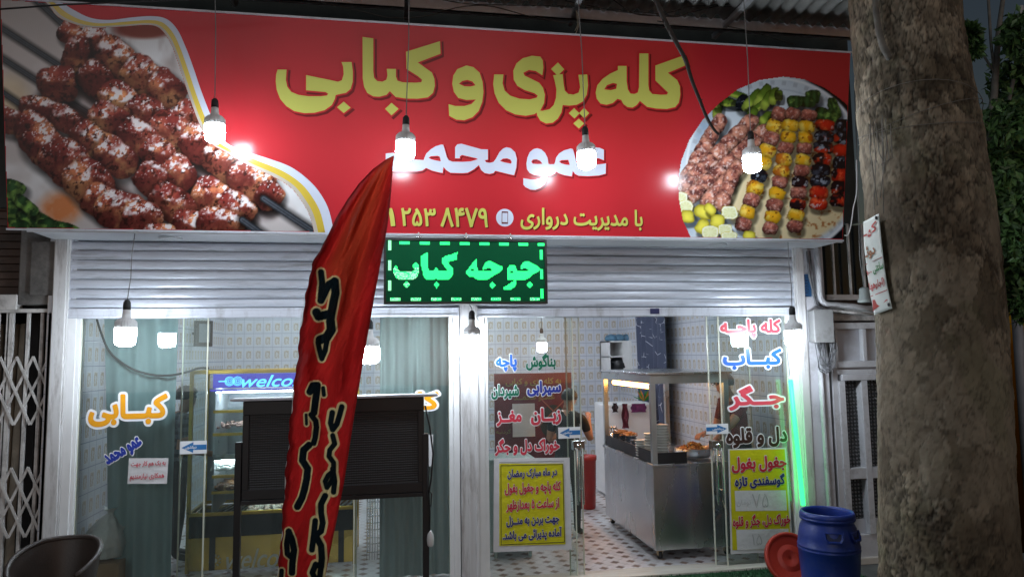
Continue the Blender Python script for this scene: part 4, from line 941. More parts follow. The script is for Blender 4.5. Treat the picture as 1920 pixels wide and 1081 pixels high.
# ================================================================== POSTERS AND PAPERS
def paper(name, label, cat, quad, Y, m, curl=.004, seed=1):
    """crumpled sheet hung on the glass; quad = photo corners tl tr br bl"""
    P = [on_y(*q, Y) for q in quad]; rows = []
    for j in range(25):
        t = j/24; a_, b_ = P[0]*(1-t)+P[3]*t, P[1]*(1-t)+P[2]*t; row = []
        for i in range(19):
            s = i/18; p = a_*(1-s)+b_*s; d = float(fbm(np.array([s*19+seed]), np.array([t*25.]), 5, seed)[0]-.5)*curl; row.append((p[0], p[1]-abs(d)*.5-.001, p[2]))
        rows.append(row)
    mb = MB(); mb.grid(rows); o = mb.build(name, m, org=P[3]); tag(o, label, cat); return o
M['paper'] = mat('white_paper', (.66, .65, .66), .5, 0, .06, 7, .5, 22); M['yellowp'] = mat('yellow_print', (.60, .55, .012), .4, 0, .06, 6, .5, 22)
M['navyp'] = mat('navy_print', (.02, .025, .16), .4); M['redp'] = mat('red_print', (.52, .02, .045), .4); M['blackp'] = mat('black_print', (.02, .03, .02), .4); M['grayp'] = mat('pencil_grey', (.42, .42, .42), .6)
PY = .032
def quadprint(o, quad, m, lift, name='print'):
    fr = wallframe(PY); mb = MB(); mb.add([fr.at(*fr.uv(*q), lift) for q in (quad[3], quad[2], quad[1], quad[0])], [(0, 1, 2, 3)]); mb.build(name, m, o)
po = paper('poster', 'yellow ramadan notice with blue and red lines on the door glass', 'poster', ((926, 859), (1068, 857), (1072, 1029), (925, 1034)), PY, M['paper'], .008)
quadprint(po, ((936, 868), (1056, 868), (1060, 1019), (936, 1022)), M['yellowp'], .0055, 'yellow_field')
fr = wallframe(PY); mb = MB()
c4 = [fr.uv(*q) for q in ((939, 872), (1055, 869.5), (1058, 1015), (939.5, 1020))]
for i in range(4):
    a_, b_ = c4[i], c4[(i+1) % 4]; mb.bar(fr.at(*a_, .0062), fr.at(*b_, .0062), .005, .001, (0, 1, 0))
mb.bar(fr.at(*fr.uv(936, 866), .0062), fr.at(*fr.uv(1057, 863), .0062), .003, .001, (0, 1, 0)); mb.build('border_line', M['blackp'], po)
def ptext(o, t, box, m, off=.035, lift=.007, outline=True):
    mb = MB(); text_into(mb, t, wallframe(PY), box, lift, off, (.035, 1) if outline else None); mb.build('lettering', [m, M['paper']], o)
for t, box, m in (('در ماه مبارک رمضان', (951, 877, 1044, 896), M['navyp']), ('کله پاچه و جغول بغول', (946, 903, 1051, 927), M['redp']), ('از ساعت ۵ بعدازظهر', (949, 934, 1048, 957), M['redp']), ('جهت بردن به منــزل', (949, 964, 1048, 985), M['navyp']), ('آماده پذیرائی می باشد.', (942, 989, 1053, 1013), M['navyp'])): ptext(po, t, box, m)
pr = paper('poster', 'tall yellow price notice with white boxes beside the red lid', 'poster', ((1365, 841), (1474, 838), (1487, 1032), (1370, 1038)), PY, M['paper'], .004, 4)
quadprint(pr, ((1368, 843), (1471, 841), (1483, 1028), (1373, 1030)), M['yellowp'], .0035, 'yellow_field')
quadprint(pr, ((1377, 919), (1473, 918), (1475, 956), (1379, 957)), M['paper'], .0045, 'price_box'); quadprint(pr, ((1380, 992), (1478, 990), (1480, 1027), (1382, 1030)), M['paper'], .0045, 'price_box')
ptext(pr, 'جغول بغول', (1371, 854, 1474, 884), M['redp'], .04, .006); ptext(pr, 'گوسفندی تازه', (1377, 888, 1471, 914), M['navyp'], .04, .006); ptext(pr, 'خوراک دل، جگر و قلوه', (1373, 962, 1481, 988), M['redp'], .035, .006)
ptext(pr, '۷۵', (1410, 924, 1440, 950), M['grayp'], -.01, .006, False); ptext(pr, 'تومان', (1381, 936, 1407, 948), M['grayp'], -.01, .006, False); ptext(pr, '۱۵', (1410, 1000, 1428, 1020), M['grayp'], -.01, .006, False)
no = paper('notice', 'small white staff wanted notice with red lines on the left pane', 'notice', ((242, 858), (316, 858), (313, 906), (239, 906)), PY, M['paper'], .012, 9)
ptext(no, 'به یک هم کار جهت', (246, 863, 311, 876), M['redp'], .02, .008, False); ptext(no, 'همکاری نیازمندیم', (244, 886, 308, 900), M['redp'], .02, .008, False)
sm = paper('notice', 'small yellow and white card on the right window pane', 'notice', ((795, 815), (812, 814), (812, 873), (795, 874)), PY, M['paper'], .004, 12)
quadprint(sm, ((797, 822), (803, 822), (803, 868), (797, 868)), mat('orange_print', (.6, .35, .03), .4), .004, 'orange_strip')

# ================================================================== GREEN TUBE LIGHT
a_, b_ = on_y(1482, 712, -.06), on_y(1506, 946, -.06)
tl = thing('tube_light', 'green glowing tube light leaning beside the door frame', 'tube light', b_)
mb = MB(); mb.tube([a_, b_], .02, 14); mb.build('tube', emission('green_glow', (.03, 1.0, .17), 2.6), tl)
d = (b_-a_)/np.linalg.norm(b_-a_); mb = MB(); mb.tube([a_-d*.03, a_], .016, 12); mb.build('end_cap', M['white'], tl); mb = MB(); mb.tube([b_, b_+d*.03], .016, 12); mb.tube([b_+d*.03, b_+d*.045], .006, 8); mb.build('end_cap', M['white'], tl)
mb = MB(); mb.tube([a_-d*.03, a_+np.array([0, .03, .3]), on_y(1478, 600, .0)], .003, 6); mb.build('wire', M['cord'], tl)
# ================================================================== BARREL AND LID
bx, by, bz = 3.36, -.86, -.012
ba = thing('barrel', 'open blue plastic barrel before the white metal door', 'barrel', (bx, by, bz))
M['bluepl'] = mat('blue_plastic', (.012, .036, .24), .38, 0, .12, 4, .10, 60, dirt=(.05, .07, .2), dscale=9, damt=.55)
topz = on_y(1543, 957, by)[2]; H = topz - bz; k = H/.64
prof = [(.0,0),(.165,0),(.19,.012),(.2,.05),(.203,.12),(.206,.125),(.206,.135),(.203,.14),(.215,.27),(.220,.36),(.224,.365),(.224,.372),(.2205,.377),(.2205,.385),(.224,.39),(.224,.397),(.2195,.402),(.214,.46),(.2,.53),(.186,.555),(.182,.575),(.196,.580),(.200,.588),(.200,.598),(.195,.602),(.198,.606),(.199,.616),(.194,.628),(.188,.64),(.176,.64),(.172,.62),(.17,.56),(.19,.5),(.205,.36),(.19,.06),(.0,.05)]
mb = MB(); mb.lathe((bx, by, bz), [(r*1.02, z*k) for r, z in prof], 64); body = mb.build('body', M['bluepl'], ba)
# moulded grips cut into the shoulder
for az in (-112, -58):
    a0 = R(az); ctr = np.array([bx + .212*math.cos(a0), by + .212*math.sin(a0), bz+.487*k]); rad = np.array([math.cos(a0), math.sin(a0), .32]); rad /= np.linalg.norm(rad)
    tan = np.array([-math.sin(a0), math.cos(a0), 0]); upv = np.cross(rad, tan); F = Frame(ctr, tan, upv); mb = MB()
    pts = [(-.062, .030), (-.060, -.012), (-.044, -.034), (.044, -.034), (.060, -.012), (.062, .030)]
    out = [(u*1.22, v*1.28-.002) for u, v in pts]
    K = len(pts); vs = [F.at(u, v, .004) for u, v in out] + [F.at(u, v, .010) for u, v in pts] + [F.at(u*.85, v*.8+.004, -.0) for u, v in pts]
    mb.add(vs, [(i, (i+1) % K, K+(i+1) % K, K+i) for i in range(K)] + [(K+i, K+(i+1) % K, 2*K+(i+1) % K, 2*K+i) for i in range(K)])
    mb.cur = 1; mb.add(vs[2*K:], [tuple(range(K))]); mb.build('grip', [M['bluepl'], mat('grip_recess_shade', (.006, .014, .07), .5)], ba)  # shade in the recess painted as a darker copy of the blue plastic
M['redpl'] = mat('red_plastic', (.42, .035, .018), .4, 0, .06, 5)
lc = on_y(1480, 1026, -.45); r_ = (on_y(1523, 1026, -.45)[0]-on_y(1438, 1026, -.45)[0])/2*1.02
ax = np.array([-.12, -.9, .42]); ax /= np.linalg.norm(ax)
lc[2] = -.010 + r_*math.sqrt(1-ax[2]**2)
mb = MB(); mb.lathe(lc, [(0, .012)] + [(r_*q, .012 + (.003 if i % 2 else 0)) for i, q in enumerate((.1, .12, .3, .32, .34, .5, .52, .54))] + [(r_*.82, .012), (r_*.85, .016), (r_*.87, .026), (r_*.97, .028), (r_, .02), (r_, -.012), (r_*.97, -.016), (r_*.95, -.012), (r_*.94, .0), (0, .0)], 56, axis=tuple(ax))
o = mb.build('drum_cover', M['redpl'], org=lc); tag(o, 'round red plastic lid leaning beside the blue barrel', 'drum cover')
# ================================================================== DARK TUB CHAIR
cc = on_y(62, 1050, -1.55); ch = thing('tub_chair', 'dark brown plastic tub chair at the lower left corner', 'chair', (cc[0], -1.35, -.06))
M['chair'] = mat('dark_brown_plastic', (.055, .042, .036), .42, 0, .15, 8, .12, 90)
cx, cy = cc[0], -1.30; zt = cc[2]
def tub(sc, n0=48):
    rows = []
    for v in np.linspace(0, 1, 9):
        row = []
        for t in np.linspace(R(-40), R(220), n0):
            e = abs(t-R(90))/R(130); top = zt + .0 - .20*max(0, e-.25)**1.5; z = .36 + (top-.36)*v
            rx, ry = (.18+.06*v)*sc, (.19+.07*v)*sc; row.append((cx+rx*math.cos(t), cy+.02+ry*math.sin(t)*(-1 if False else 1), z))
        rows.append(row)
    return rows
mb = MB(); o_, i_ = tub(1.0), tub(.93); mb.grid(o_); mb.grid([r[::-1] for r in i_]); mb.tube([((a[0]+b[0])/2, (a[1]+b[1])/2, a[2]) for a, b in zip(o_[-1], i_[-1])], .016, 10); mb.build('shell', M['chair'], ch)
mb = MB(); mb.lathe((cx, cy, 0), [(0, .34), (.15, .34), (.185, .355), (.185, .375), (.15, .39), (0, .385)], 32); mb.build('seat', M['chair'], ch)
for sx in (-1, 1):
    for sy in (-1, 1):
        mb = MB(); mb.tube([(cx+.12*sx, cy+.12*sy, .35), (cx+.16*sx, cy+.16*sy, -.06)], [.024, .016], 10); mb.build('leg', M['chair'], ch)

# ================================================================== FEATHER FLAG
FY = -1.9
ledge = [(737,292),(725,298),(700,316),(672,345),(650,376),(632,405),(615,440),(600,470),(584,495),(578,530),(572,565),(566,600),(560,650),(555,690),(550,740),(543,800),(537,870),(532,940),(528,1000),(524,1045),(518,1090),(508,1180),(500,1260)]
redge = [(739,293),(737,305),(736,320),(735,340),(733,365),(730,395),(727,420),(722,450),(716,478),(710,515),(704,545),(698,580),(690,625),(683,665),(674,720),(664,780),(655,840),(645,905),(637,945),(629,985),(620,1030),(606,1100),(590,1180),(575,1260)]
ly = np.array(ledge, float); ry = np.array(redge, float)
fv = np.concatenate([np.linspace(292, 300, 8), np.arange(301.2, 1255, 1.35)]); fu = np.linspace(0, 1, 150)
lx = np.interp(fv, ly[:, 1], ly[:, 0]); rx = np.interp(fv, ry[:, 1], ry[:, 0]); lx = np.minimum(lx, rx-.5)
ED = 1.4*np.sin(fv/13.)+1.1*np.sin(fv/5.3+1)
X = lx[:, None] + (rx-lx)[:, None]*fu[None] + (ED*sst(420, 520, fv))[:, None]*(1-fu[None])**6; Y = np.repeat(fv[:, None], len(fu), 1)
U = np.repeat(fu[None], len(fv), 0); t = (Y-292)/790
fold = .042*np.sin(U*13 - t*9 + 1.2*np.sin(t*5))*sst(.0, .25, t)*sst(1.05, .4, t) + .026*np.sin(U*24 + t*14)*sst(0, .1, t)*sst(.75, .3, t) + .012*np.sin(U*7+t*22) + .055*(fbm(X*1.0+Y*.35, Y*.28, 34, 8)-.5) + .026*(fbm(X*1.6+Y*.6, Y*.4, 12, 18)-.5)
dep = FY + fold - .10*U + .12*sst(.3, 0, t)
d_ = ((X-960)/FPX)[..., None]*_r - ((Y-540.5)/FPX)[..., None]*_u + _f
P = CAM + ((dep-CAM[1])/d_[..., 1])[..., None]*d_
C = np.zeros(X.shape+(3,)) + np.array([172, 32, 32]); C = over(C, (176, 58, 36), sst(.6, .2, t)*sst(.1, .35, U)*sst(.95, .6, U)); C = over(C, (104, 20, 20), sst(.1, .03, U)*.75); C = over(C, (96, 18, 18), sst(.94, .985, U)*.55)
FA = lambda L: [(500+x/2.573, 280+y/2.573) for x, y in L]; FB = lambda L: [(500+x/2.569, 660+y/2.569) for x, y in L]
black = []
for L, r in ((FA([(262,592),(268,640),(262,700),(262,728)]), 5.4), (FA([(262,728),(280,690),(300,650),(328,636)]), 6.2), (FA([(328,636),(332,690),(322,740),(312,790),(306,830)]), 7.2), (FA([(240,785),(250,805),(275,800),(312,790)]), 7.4), (FA([(308,830),(312,870),(290,905),(258,918)]), 7.8), (FA([(248,930),(256,970),(266,1008),(282,970),(292,915)]), 4.6)): black.append((L, r, 3.4))
for L, r in ((FB([(208,190),(222,160),(244,158),(240,200),(234,240),(228,290)]), 6.0), (FB([(214,300),(236,330),(240,360),(234,410),(226,438)]), 4.8), (FB([(272,172),(276,205)]), 3.6), (FB([(190,300),(192,345)]), 2.6), (FB([(204,446),(178,470),(172,520),(198,560),(192,610),(182,660),(170,700),(148,742)]), 6.0), (FB([(106,862),(122,900),(132,950),(124,1010),(122,1060)]), 5.6), (FB([(106,862),(96,920),(100,970),(118,985)]), 4.8), (FB([(72,1050),(68,1100),(64,1150)]), 4.0)): black.append((L, r, 2.8))
for L, r in ((FB([(362,262),(352,300),(338,345),(318,372),(308,340),(316,290)]), 4.8), (FB([(318,400),(328,440),(304,470),(300,500),(322,530),(322,570)]), 4.4), (FB([(322,570),(296,592),(282,620),(290,650),(312,620),(322,590)]), 4.4), (FB([(318,560),(328,620),(322,672)]), 4.6), (FB([(282,690),(262,730),(262,770),(270,820),(262,860),(236,880)]), 5.2), (FB([(234,810),(228,870),(218,950)]), 5.0), (FB([(238,885),(262,930),(266,990),(262,1030)]), 5.6), (FB([(262,1030),(236,1020),(220,1060),(236,1095),(256,1080),(262,1030)]), 5.0), (FB([(262,1030),(250,1130),(236,1200)]), 5.0)): black.append((L, r, 4.6))
dm = np.full(X.shape, 99.); 
for L, r, o in black:
    for a, b in zip(L[:-1], L[1:]): dm = np.minimum(dm, (segd(X, Y, a, b)[0]-r*1.1)/(o*1.0))
C = over(C, (196, 178, 128), sst(1.08, .9, dm)); C = over(C, (12, 22, 26), sst(.12, -.12, dm))
fl = thing('feather_flag', 'tall red feather flag with black lettering in front of the window', 'flag', (P[-1, 0, 0], FY, -.06))
n = vcol_mat('flag_fabric', .78, spec=.15); b = n.node_tree.nodes['Principled BSDF']; nt_ = n.node_tree; tr_ = nt_.nodes.new('ShaderNodeBsdfTranslucent'); ms_ = nt_.nodes.new('ShaderNodeMixShader'); ms_.inputs[0].default_value = .42; at_ = [q for q in nt_.nodes if q.type == 'VERTEX_COLOR'][0]; nt_.links.new(at_.outputs[0], tr_.inputs[0]); nt_.links.new(b.outputs[0], ms_.inputs[1]); nt_.links.new(tr_.outputs[0], ms_.inputs[2]); nt_.links.new(ms_.outputs[0], nt_.nodes['Material Output'].inputs[0])
nz = n.node_tree.nodes.new('ShaderNodeTexNoise'); nz.inputs['Scale'].default_value = 16; nz.inputs['Detail'].default_value = 7; nz.inputs['Distortion'].default_value = 1.2
bp = n.node_tree.nodes.new('ShaderNodeBump'); bp.inputs['Strength'].default_value = .75; bp.inputs['Distance'].default_value = .01
n.node_tree.links.new(nz.outputs[0], bp.inputs['Height']); n.node_tree.links.new(bp.outputs[0], b.inputs['Normal'])
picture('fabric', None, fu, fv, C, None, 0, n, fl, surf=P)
mb = MB(); pole = [P[i, 0]+np.array([.006, .02, 0]) for i in list(range(4, 200, 12)) + list(range(200, len(fv), 40))]; pole += [np.array([pole[-1][0]-.01, pole[-1][1], -.03])]
mb.tube(pole, .007, 8); mb.build('pole', M['white'], fl)
mb = MB(); mb.lathe((pole[-1][0], pole[-1][1], -.06), [(0, .05), (.02, .05), (.16, .03), (.17, .01), (.17, 0)], 28); mb.build('base', M['black'], fl)

# ================================================================== SWITCHED OFF BOARD ON A STAND
BY = -.75; BF = wallframe(BY)
bu0, bu1 = BF.uv(455, 840)[0], BF.uv(795, 830)[0]; bz0, bz1 = BF.uv(620, 929)[1], BF.uv(620, 748)[1]
bs = thing('display_board', 'switched off black display board on legs behind the flag', 'display board', ((bu0+bu1)/2, BY, -.06))
mb = MB(); mb.box(bu0, bu1, BY, BY+.08, bz0, bz1)
mb.box(bu0, bu1, BY-.02, BY, bz1-.095, bz1); mb.box(bu0, bu1, BY-.02, BY, bz0, bz0+.07); mb.box(bu0, bu0+.045, BY-.02, BY, bz0+.07, bz1-.095); mb.box(bu1-.045, bu1, BY-.02, BY, bz0+.07, bz1-.095)
mb.build('case', M['black'], bs, .004)
n = NB('unlit_led_rows'); rz = n.math('FRACT', n.math('DIVIDE', n.z, .0165)); rx_ = n.math('FRACT', n.math('DIVIDE', n.x, .0165))
rowm = n.rng(n.math('ABSOLUTE', n.math('SUBTRACT', rz, .5)), .16, .3, 1, 0); n.bump(rowm, .8, .006)
mtx = n.done(n.mix(n.math('MULTIPLY', rowm, n.rng(n.math('ABSOLUTE', n.math('SUBTRACT', rx_, .5)), .3, .42, 1, .35)), (.006, .006, .007), (.045, .045, .05)), .4)
mb = MB(); mb.box(bu0+.045, bu1-.045, BY-.008, BY-.004, bz0+.07, bz1-.095); mb.build('screen', mtx, bs)
mb = MB(); u0, u1 = BF.uv(434, 748)[0], BF.uv(820, 742)[0]; mb.box(u0, u1, BY-.05, BY+.12, bz1+.004, bz1+.022); mb.build('cover_strip', M['alu'], bs, .003)
for px, pt in ((447, 828), (798, 812)):
    x = BF.uv(px, 900)[0]; z = BF.uv(px, pt)[1]; mb = MB(); mb.box(x-.022, x+.022, BY-.03, BY+.02, -.06, z); mb.box(x-.022, x+.022, BY-.3, BY+.3, -.06, -.02); mb.build('leg', M['black'], bs, .003)
mb = MB(); mb.box(bu0-.03, bu1+.03, BY-.025, BY+.02, bz0-.03, bz0-.002); mb.build('crossbar', M['black'], bs, .003)
mb = MB(); q = lambda x, y: on_y(x, y, BY-.03)
mb.tube([q(797, 760), q(806, 800), q(812, 850), q(808, 900), q(804, 925), q(806, 960), q(805, 1005)], .006, 8); mb.tube([q(802, 870), q(801, 930), q(808, 950), q(809, 925), q(802, 915), q(806, 960)], .005, 8)
mb.build('power_cord', M['rubber'], bs)
mb = MB(); p = q(807, 1010); mb.lathe(p, [(.008, .06), (.012, .05), (.02, .035), (.024, .0), (.02, -.04), (.014, -.05)], 12, 6, .08); mb.build('plug', M['fins'], bs)
# ================================================================== INSIDE: CURTAINS
def curtain(name, label, cat, x0, x1, Y, z0, z1, m, pleat, amp, along='x', fixed=None, seed=0, gather=0.0):
    rs = np.random.RandomState(seed); n = int(abs(x1-x0)/pleat*10); s = np.linspace(0, 1, n); ph = np.cumsum(.6+rs.rand(n)*.8); ph = ph/ph[-1]*abs(x1-x0)/pleat*2*math.pi
    rows = []
    for z in np.linspace(z0, z1, 14):
        k = (z-z0)/(z1-z0); row = []
        for i in range(n):
            x = x0+(x1-x0)*s[i]; x += gather*(1-s[i])*(k**1.5)
            d = amp*math.sin(ph[i])*(1-.3*k) + .01*math.sin(ph[i]*.37+z*2)
            row.append((x, Y+d, z) if along == 'x' else (Y+d, x, z))
        rows.append(row)
    mb = MB(); mb.grid(rows); o = mb.build(name, m, org=((x0+x1)/2, Y, z0) if along == 'x' else (Y, (x0+x1)/2, z0)); tag(o, label, cat); return o
M['curt'] = mat('grey_green_curtain', (.27, .38, .39), .6, 0, .1, 3, .1, 80, dirt=(.22, .30, .31), dscale=2.0, damt=.5, stretch=(4, 1, .4))
xa, xb = on_y(207, 850, .34)[0], on_y(328, 850, .34)[0]
curtain('window_curtain', 'grey green pleated curtain behind the orange lettering left of the flag', 'curtain', xa, xb, .34, .01, 2.5, M['curt'], .13, .022, seed=2, gather=-.10)
xa, xb = on_y(712, 800, .34)[0], on_y(852, 800, .34)[0]
curtain('window_curtain', 'pale grey green curtain behind the right pane beside the flag', 'curtain', xa, xb, .34, .01, 2.5, mat('pale_curtain', (.34, .42, .42), .6, 0, .08, 3, .1, 80, stretch=(5, 1, .4)), .075, .014, seed=5)
n = NB('scribbled_blue_cloth'); w_ = n.nt.nodes.new('ShaderNodeTexVoronoi'); w_.feature = 'DISTANCE_TO_EDGE'; w_.inputs['Scale'].default_value = 7
n.nt.links.new(n.tc.outputs['Object'], w_.inputs[0]); nn_ = n.noise(5, 3)
M['bluecloth'] = n.done(n.mix(n.math('MULTIPLY', n.rng(w_.outputs[0], .012, .03, 1, 0), n.rng(nn_, .5, .56)), n.mix(n.noise(3), (.035, .045, .085), (.07, .085, .14)), (.5, .52, .6)), .8)
ya_, yb_ = 2.75, 3.75
curtain('wall_curtain', 'dark blue curtain with white scribbles by the wall cabinet', 'curtain', ya_, yb_, 3.52, .3, 2.9, M['bluecloth'], .2, .05, along='y', seed=8)

# ------------------------------------------------------------------ lamps inside the shop: unseen tubes added for brightness, then the bulb
def tube_fix(x0, y, x1=None, w=5.2):
    t = thing('added_ceiling_lamp', 'unseen white tube lamp added under the shop ceiling to brighten the interior', 'added ceiling lamp', (x0, y, 2.95), 'added tube lamps under the shop ceiling')
    mb = MB(); mb.box(x0-.6, x0+.6, y-.06, y+.06, 2.89, 2.95); mb.build('housing', M['white'], t)
    mb = MB(); mb.tube([(x0-.57, y, 2.865), (x0+.57, y, 2.865)], .02, 10); mb.build('tube', emission('added_cool_tube', (.84, .92, 1.0), w*12), t)
for x in (-1.3, 2.0):
    for y in (1.4, 3.6): tube_fix(x, y)
p = on_y(1016, 650, 2.2); t = thing('hanging_bulb', 'lit bulb seen through the door glass above the dish names', 'light bulb', p); bulb_parts(t, .06)
mb = MB(); mb.tube([p+np.array([0, 0, .22]), (p[0], p[1], 2.95)], .004, 6); mb.build('cord', M['cord'], t)

# ------------------------------------------------------------------ wall things
def at_wall(px, py): return on_x(px, py, -2.40)
fl_ = thing('flood_light', 'switched off dark flood light on the left tiled wall', 'flood light', at_wall(361, 625))
c = at_wall(361, 625); mb = MB(); ca, sa = math.cos(.7), math.sin(.7)
F_ = Frame(c+np.array([.12, -.05, 0]), (ca, -sa*-1, 0), (0, 0, 1)); F_ = Frame(c+np.array([.14, 0, 0]), (.75, .66, 0), (0, 0, 1))
mb.fbox(F_, -.11, .11, -.16, .16, -.06, 0); mb.build('case', M['black'], fl_, .006); mb = MB(); mb.fbox(F_, -.07, .07, -.11, .12, .0, .003); mb.build('glass', mat('flood_glass', (.2, .22, .25), .2), fl_)
mb = MB(); mb.bar(c, c+np.array([.12, 0, 0]), .03, .03); mb.build('bracket', M['black'], fl_)
q = lambda x, y: on_y(x, y, .26)
mb = MB(); pts = [(181, 596), (190, 625), (203, 655), (222, 675), (250, 692), (285, 702), (320, 703), (350, 697), (372, 690), (392, 690)]; sp_ = spl(pts, 40); mb.tube([q(*p) for p in sp_], .009, 8)
o = mb.build('slack_cable', M['rubber'], org=q(250, 692)); tag(o, 'black cable sagging across the left pane from curtain top to display case', 'cable')
ac = (2.75, 4.5)
cab = thing('wall_cabinet', 'white wall cabinet with open shelves beside the blue curtain', 'cabinet', (3.1, 4.7, 1.9))
x0, x1, z0, z1 = rbox(1143, 638, 1216, 698, 4.6); xm = on_y(1168, 670, 4.6)[0]
mb = MB(); mb.box(xm, x1+.1, 4.6, 5.1, z0, z1); mb.box(x0, xm, 4.6, 5.1, z1-.025, z1); mb.box(x0, xm, 4.6, 5.1, z0, z0+.025); mb.box(x0, xm, 4.6, 5.1, (z0+z1)/2-.01, (z0+z1)/2+.012); mb.box(x0, x0+.015, 4.6, 5.1, z0, z1); mb.box(x0, xm, 5.05, 5.1, z0, z1); mb.build('carcass', M['white'], cab, .004)
mb = MB(); mb.box(xm+.08, xm+.26, 4.575, 4.6, z0+.01, z1-.01); mb.build('door', M['white'], cab, .004)
mb = MB()
for i in range(5): 
    c = np.array([x0+.1+.13*i, 4.8, z1+.04]); mb.lathe(c, [(0, -.05), (.09, -.04), (.11, 0), (.08, .05), (0, .07)], 14)
o = mb.build('cloth_bundle', mat('blue_grey_bag', (.09, .2, .3), .5, 0, .4, 12), org=(x0, 4.8, z1)); tag(o, 'blue and grey plastic bags lying on the wall cabinet', 'bags')
mb = MB(); c = np.array([x0+.2, 4.75, z0+.03]); mb.lathe(c, [(0, 0), (.13, 0), (.16, .05), (.15, .15), (.1, .2), (0, .22)], 18); o = mb.build('black_pot', M['black'], org=c); tag(o, 'round black pot on the lower cabinet shelf', 'pot')
# refrigerator with towels hanging on the wall above it
fr_ = thing('refrigerator', 'white chest refrigerator behind the food cart', 'refrigerator', (2.9, 3.3, 0))
x0, x1, z0, z1 = rbox(1116, 757, 1232, 935, 3.0); x0 = on_y(1116, 846, 3.6)[0]
mb = MB(); mb.box(x0, x1, 3.0, 3.6, .03, z1); mb.build('body', M['white'], fr_, .02); mb = MB(); mb.box(x0+.012, x1-.012, 2.985, 3.0, .12, z1-.06); mb.build('door', M['white'], fr_, .01)
def cloth(px, label, m, Y=2.93, cat='towel'):
    x0, x1, z0, z1 = rbox(*px, Y); rows = [[(x0+(x1-x0)*s + .01*math.sin(k*9+s*3), Y-.015*math.sin(s*9+k*2)-.015, z0+(z1-z0)*k) for s in np.linspace(0, 1, 12)] for k in np.linspace(0, 1, 10)]
    mb = MB(); mb.grid(rows); o = mb.build('hanging_cloth', m, org=(x0, Y, z1)); tag(o, label, cat)
M['maroon'] = mat('maroon_cloth', (.10, .012, .025), .85, 0, .3, 20)
cloth((1165, 756, 1178, 802), 'narrow maroon towel hanging behind the cart', M['maroon']); cloth((1182, 756, 1211, 772), 'short purple cloth hanging behind the cart', mat('purple_cloth', (.13, .02, .09), .85, 0, .3, 20)); cloth((1147, 755, 1158, 772), 'small dark pouch hanging behind the cart', mat('dark_cloth', (.03, .012, .012), .85, 0, .3, 20), cat='pouch')
rs = np.random.RandomState(11); mb = MB(); c = on_y(1208, 752, 2.9)
for i in range(34):
    a = rs.uniform(-1.2, 1.2); l = rs.uniform(.1, .2); d = np.array([math.sin(a)*l, rs.uniform(-.05, .05), math.cos(a)*l*.8+.02]); e = c+d; s = np.array([.012, 0, 0]); mb.cur = int(i % 5 == 0)
    mb.add([c-s*.4, c+d*.6-s, e, c+d*.6+s], [(0, 1, 2, 3)])
o = mb.build('leek_bunch', [mat('leek_green', (.03, .22, .03), .5, 0, .4, 20), mat('chili_orange', (.5, .2, .02), .5)], org=c); tag(o, 'bunch of green herbs with orange tips behind the cart post', 'herbs')
# red menu board and person behind the fixed door pane
RBF = wallframe(1.9); u0, u1 = RBF.uv(928, 780)[0], RBF.uv(1073, 780)[0]; v0, v1 = RBF.uv(1000, 862)[1], RBF.uv(1000, 699)[1]
rbd = thing('menu_board', 'dark red board with olive lettering behind the door glass', 'board', ((u0+u1)/2, 1.9, 0))
mb = MB(); mb.box(u0, u1, 1.9, 1.95, v0, v1); mb.build('panel', mat('board_red', (.13, .012, .022), .45, 0, .1), rbd)
for x in (u0+.08, u1-.08): mb = MB(); mb.box(x-.02, x+.02, 1.95, 1.99, 0, v1-.1); mb.build('post', M['black'], rbd)
mb = MB(); text_into(mb, 'به کله پزی و کبابی', RBF, (948, 708, 1052, 724), .003, .03); text_into(mb, 'عمــو محمــد', RBF, (963, 740, 1040, 752), .003, .03); text_into(mb, 'گردنبه', RBF, (930, 804, 958, 814), .003, .01); mb.build('lettering', mat('olive_print', (.20, .16, .04), .5), rbd)
mb = MB(); c = np.array(RBF.uv(1038, 790)); mb.prism(RBF, [tuple(c+np.array([.16*math.cos(t), .19*math.sin(t)])) for t in np.linspace(0, 2*math.pi, 28, endpoint=False)], .0, .003); mb.cur = 1
mb.bar(RBF.at(*RBF.uv(1012, 745), .005), RBF.at(*RBF.uv(1068, 800), .005), .012, .002, (0, 1, 0)); mb.bar(RBF.at(*RBF.uv(1066, 742), .005), RBF.at(*RBF.uv(1008, 800), .005), .012, .002, (0, 1, 0)); mb.build('picture', [mat('dark_picture', (.02, .03, .032), .5), mat('salmon_stripe', (.32, .10, .07), .5)], rbd)
mb = MB(); x0, x1, z0, z1 = rbox(961, 756, 1003, 818, 1.85); mb.box(x0, x1, 1.85, 1.852, z0, z1); mb.box(x0+.02, x1-.02, 1.847, 1.85, z0+.05, z0+.053); o = mb.build('paper_sheet', M['paper'], org=(x0, 1.85, z0)); tag(o, 'blank white sheet fixed on the red board behind the glass', 'paper')
x0, x1, z0, z1 = rbox(1085, 853, 1117, 921, 2.6); z0 = 0
mb = MB(); xc = (x0+x1)/2; mb.lathe((xc, 2.6, 0), [(0, 0), (.085, 0), (.095, .02), (.11, z1-.06), (.12, z1-.05), (.12, z1), (.11, z1), (.1, z1-.05), (0, .04)], 28); o = mb.build('red_bin', mat('bin_red', (.35, .02, .015), .4), org=(xc, 2.6, 0)); tag(o, 'red plastic bin on the mosaic floor behind the door handle', 'bin')
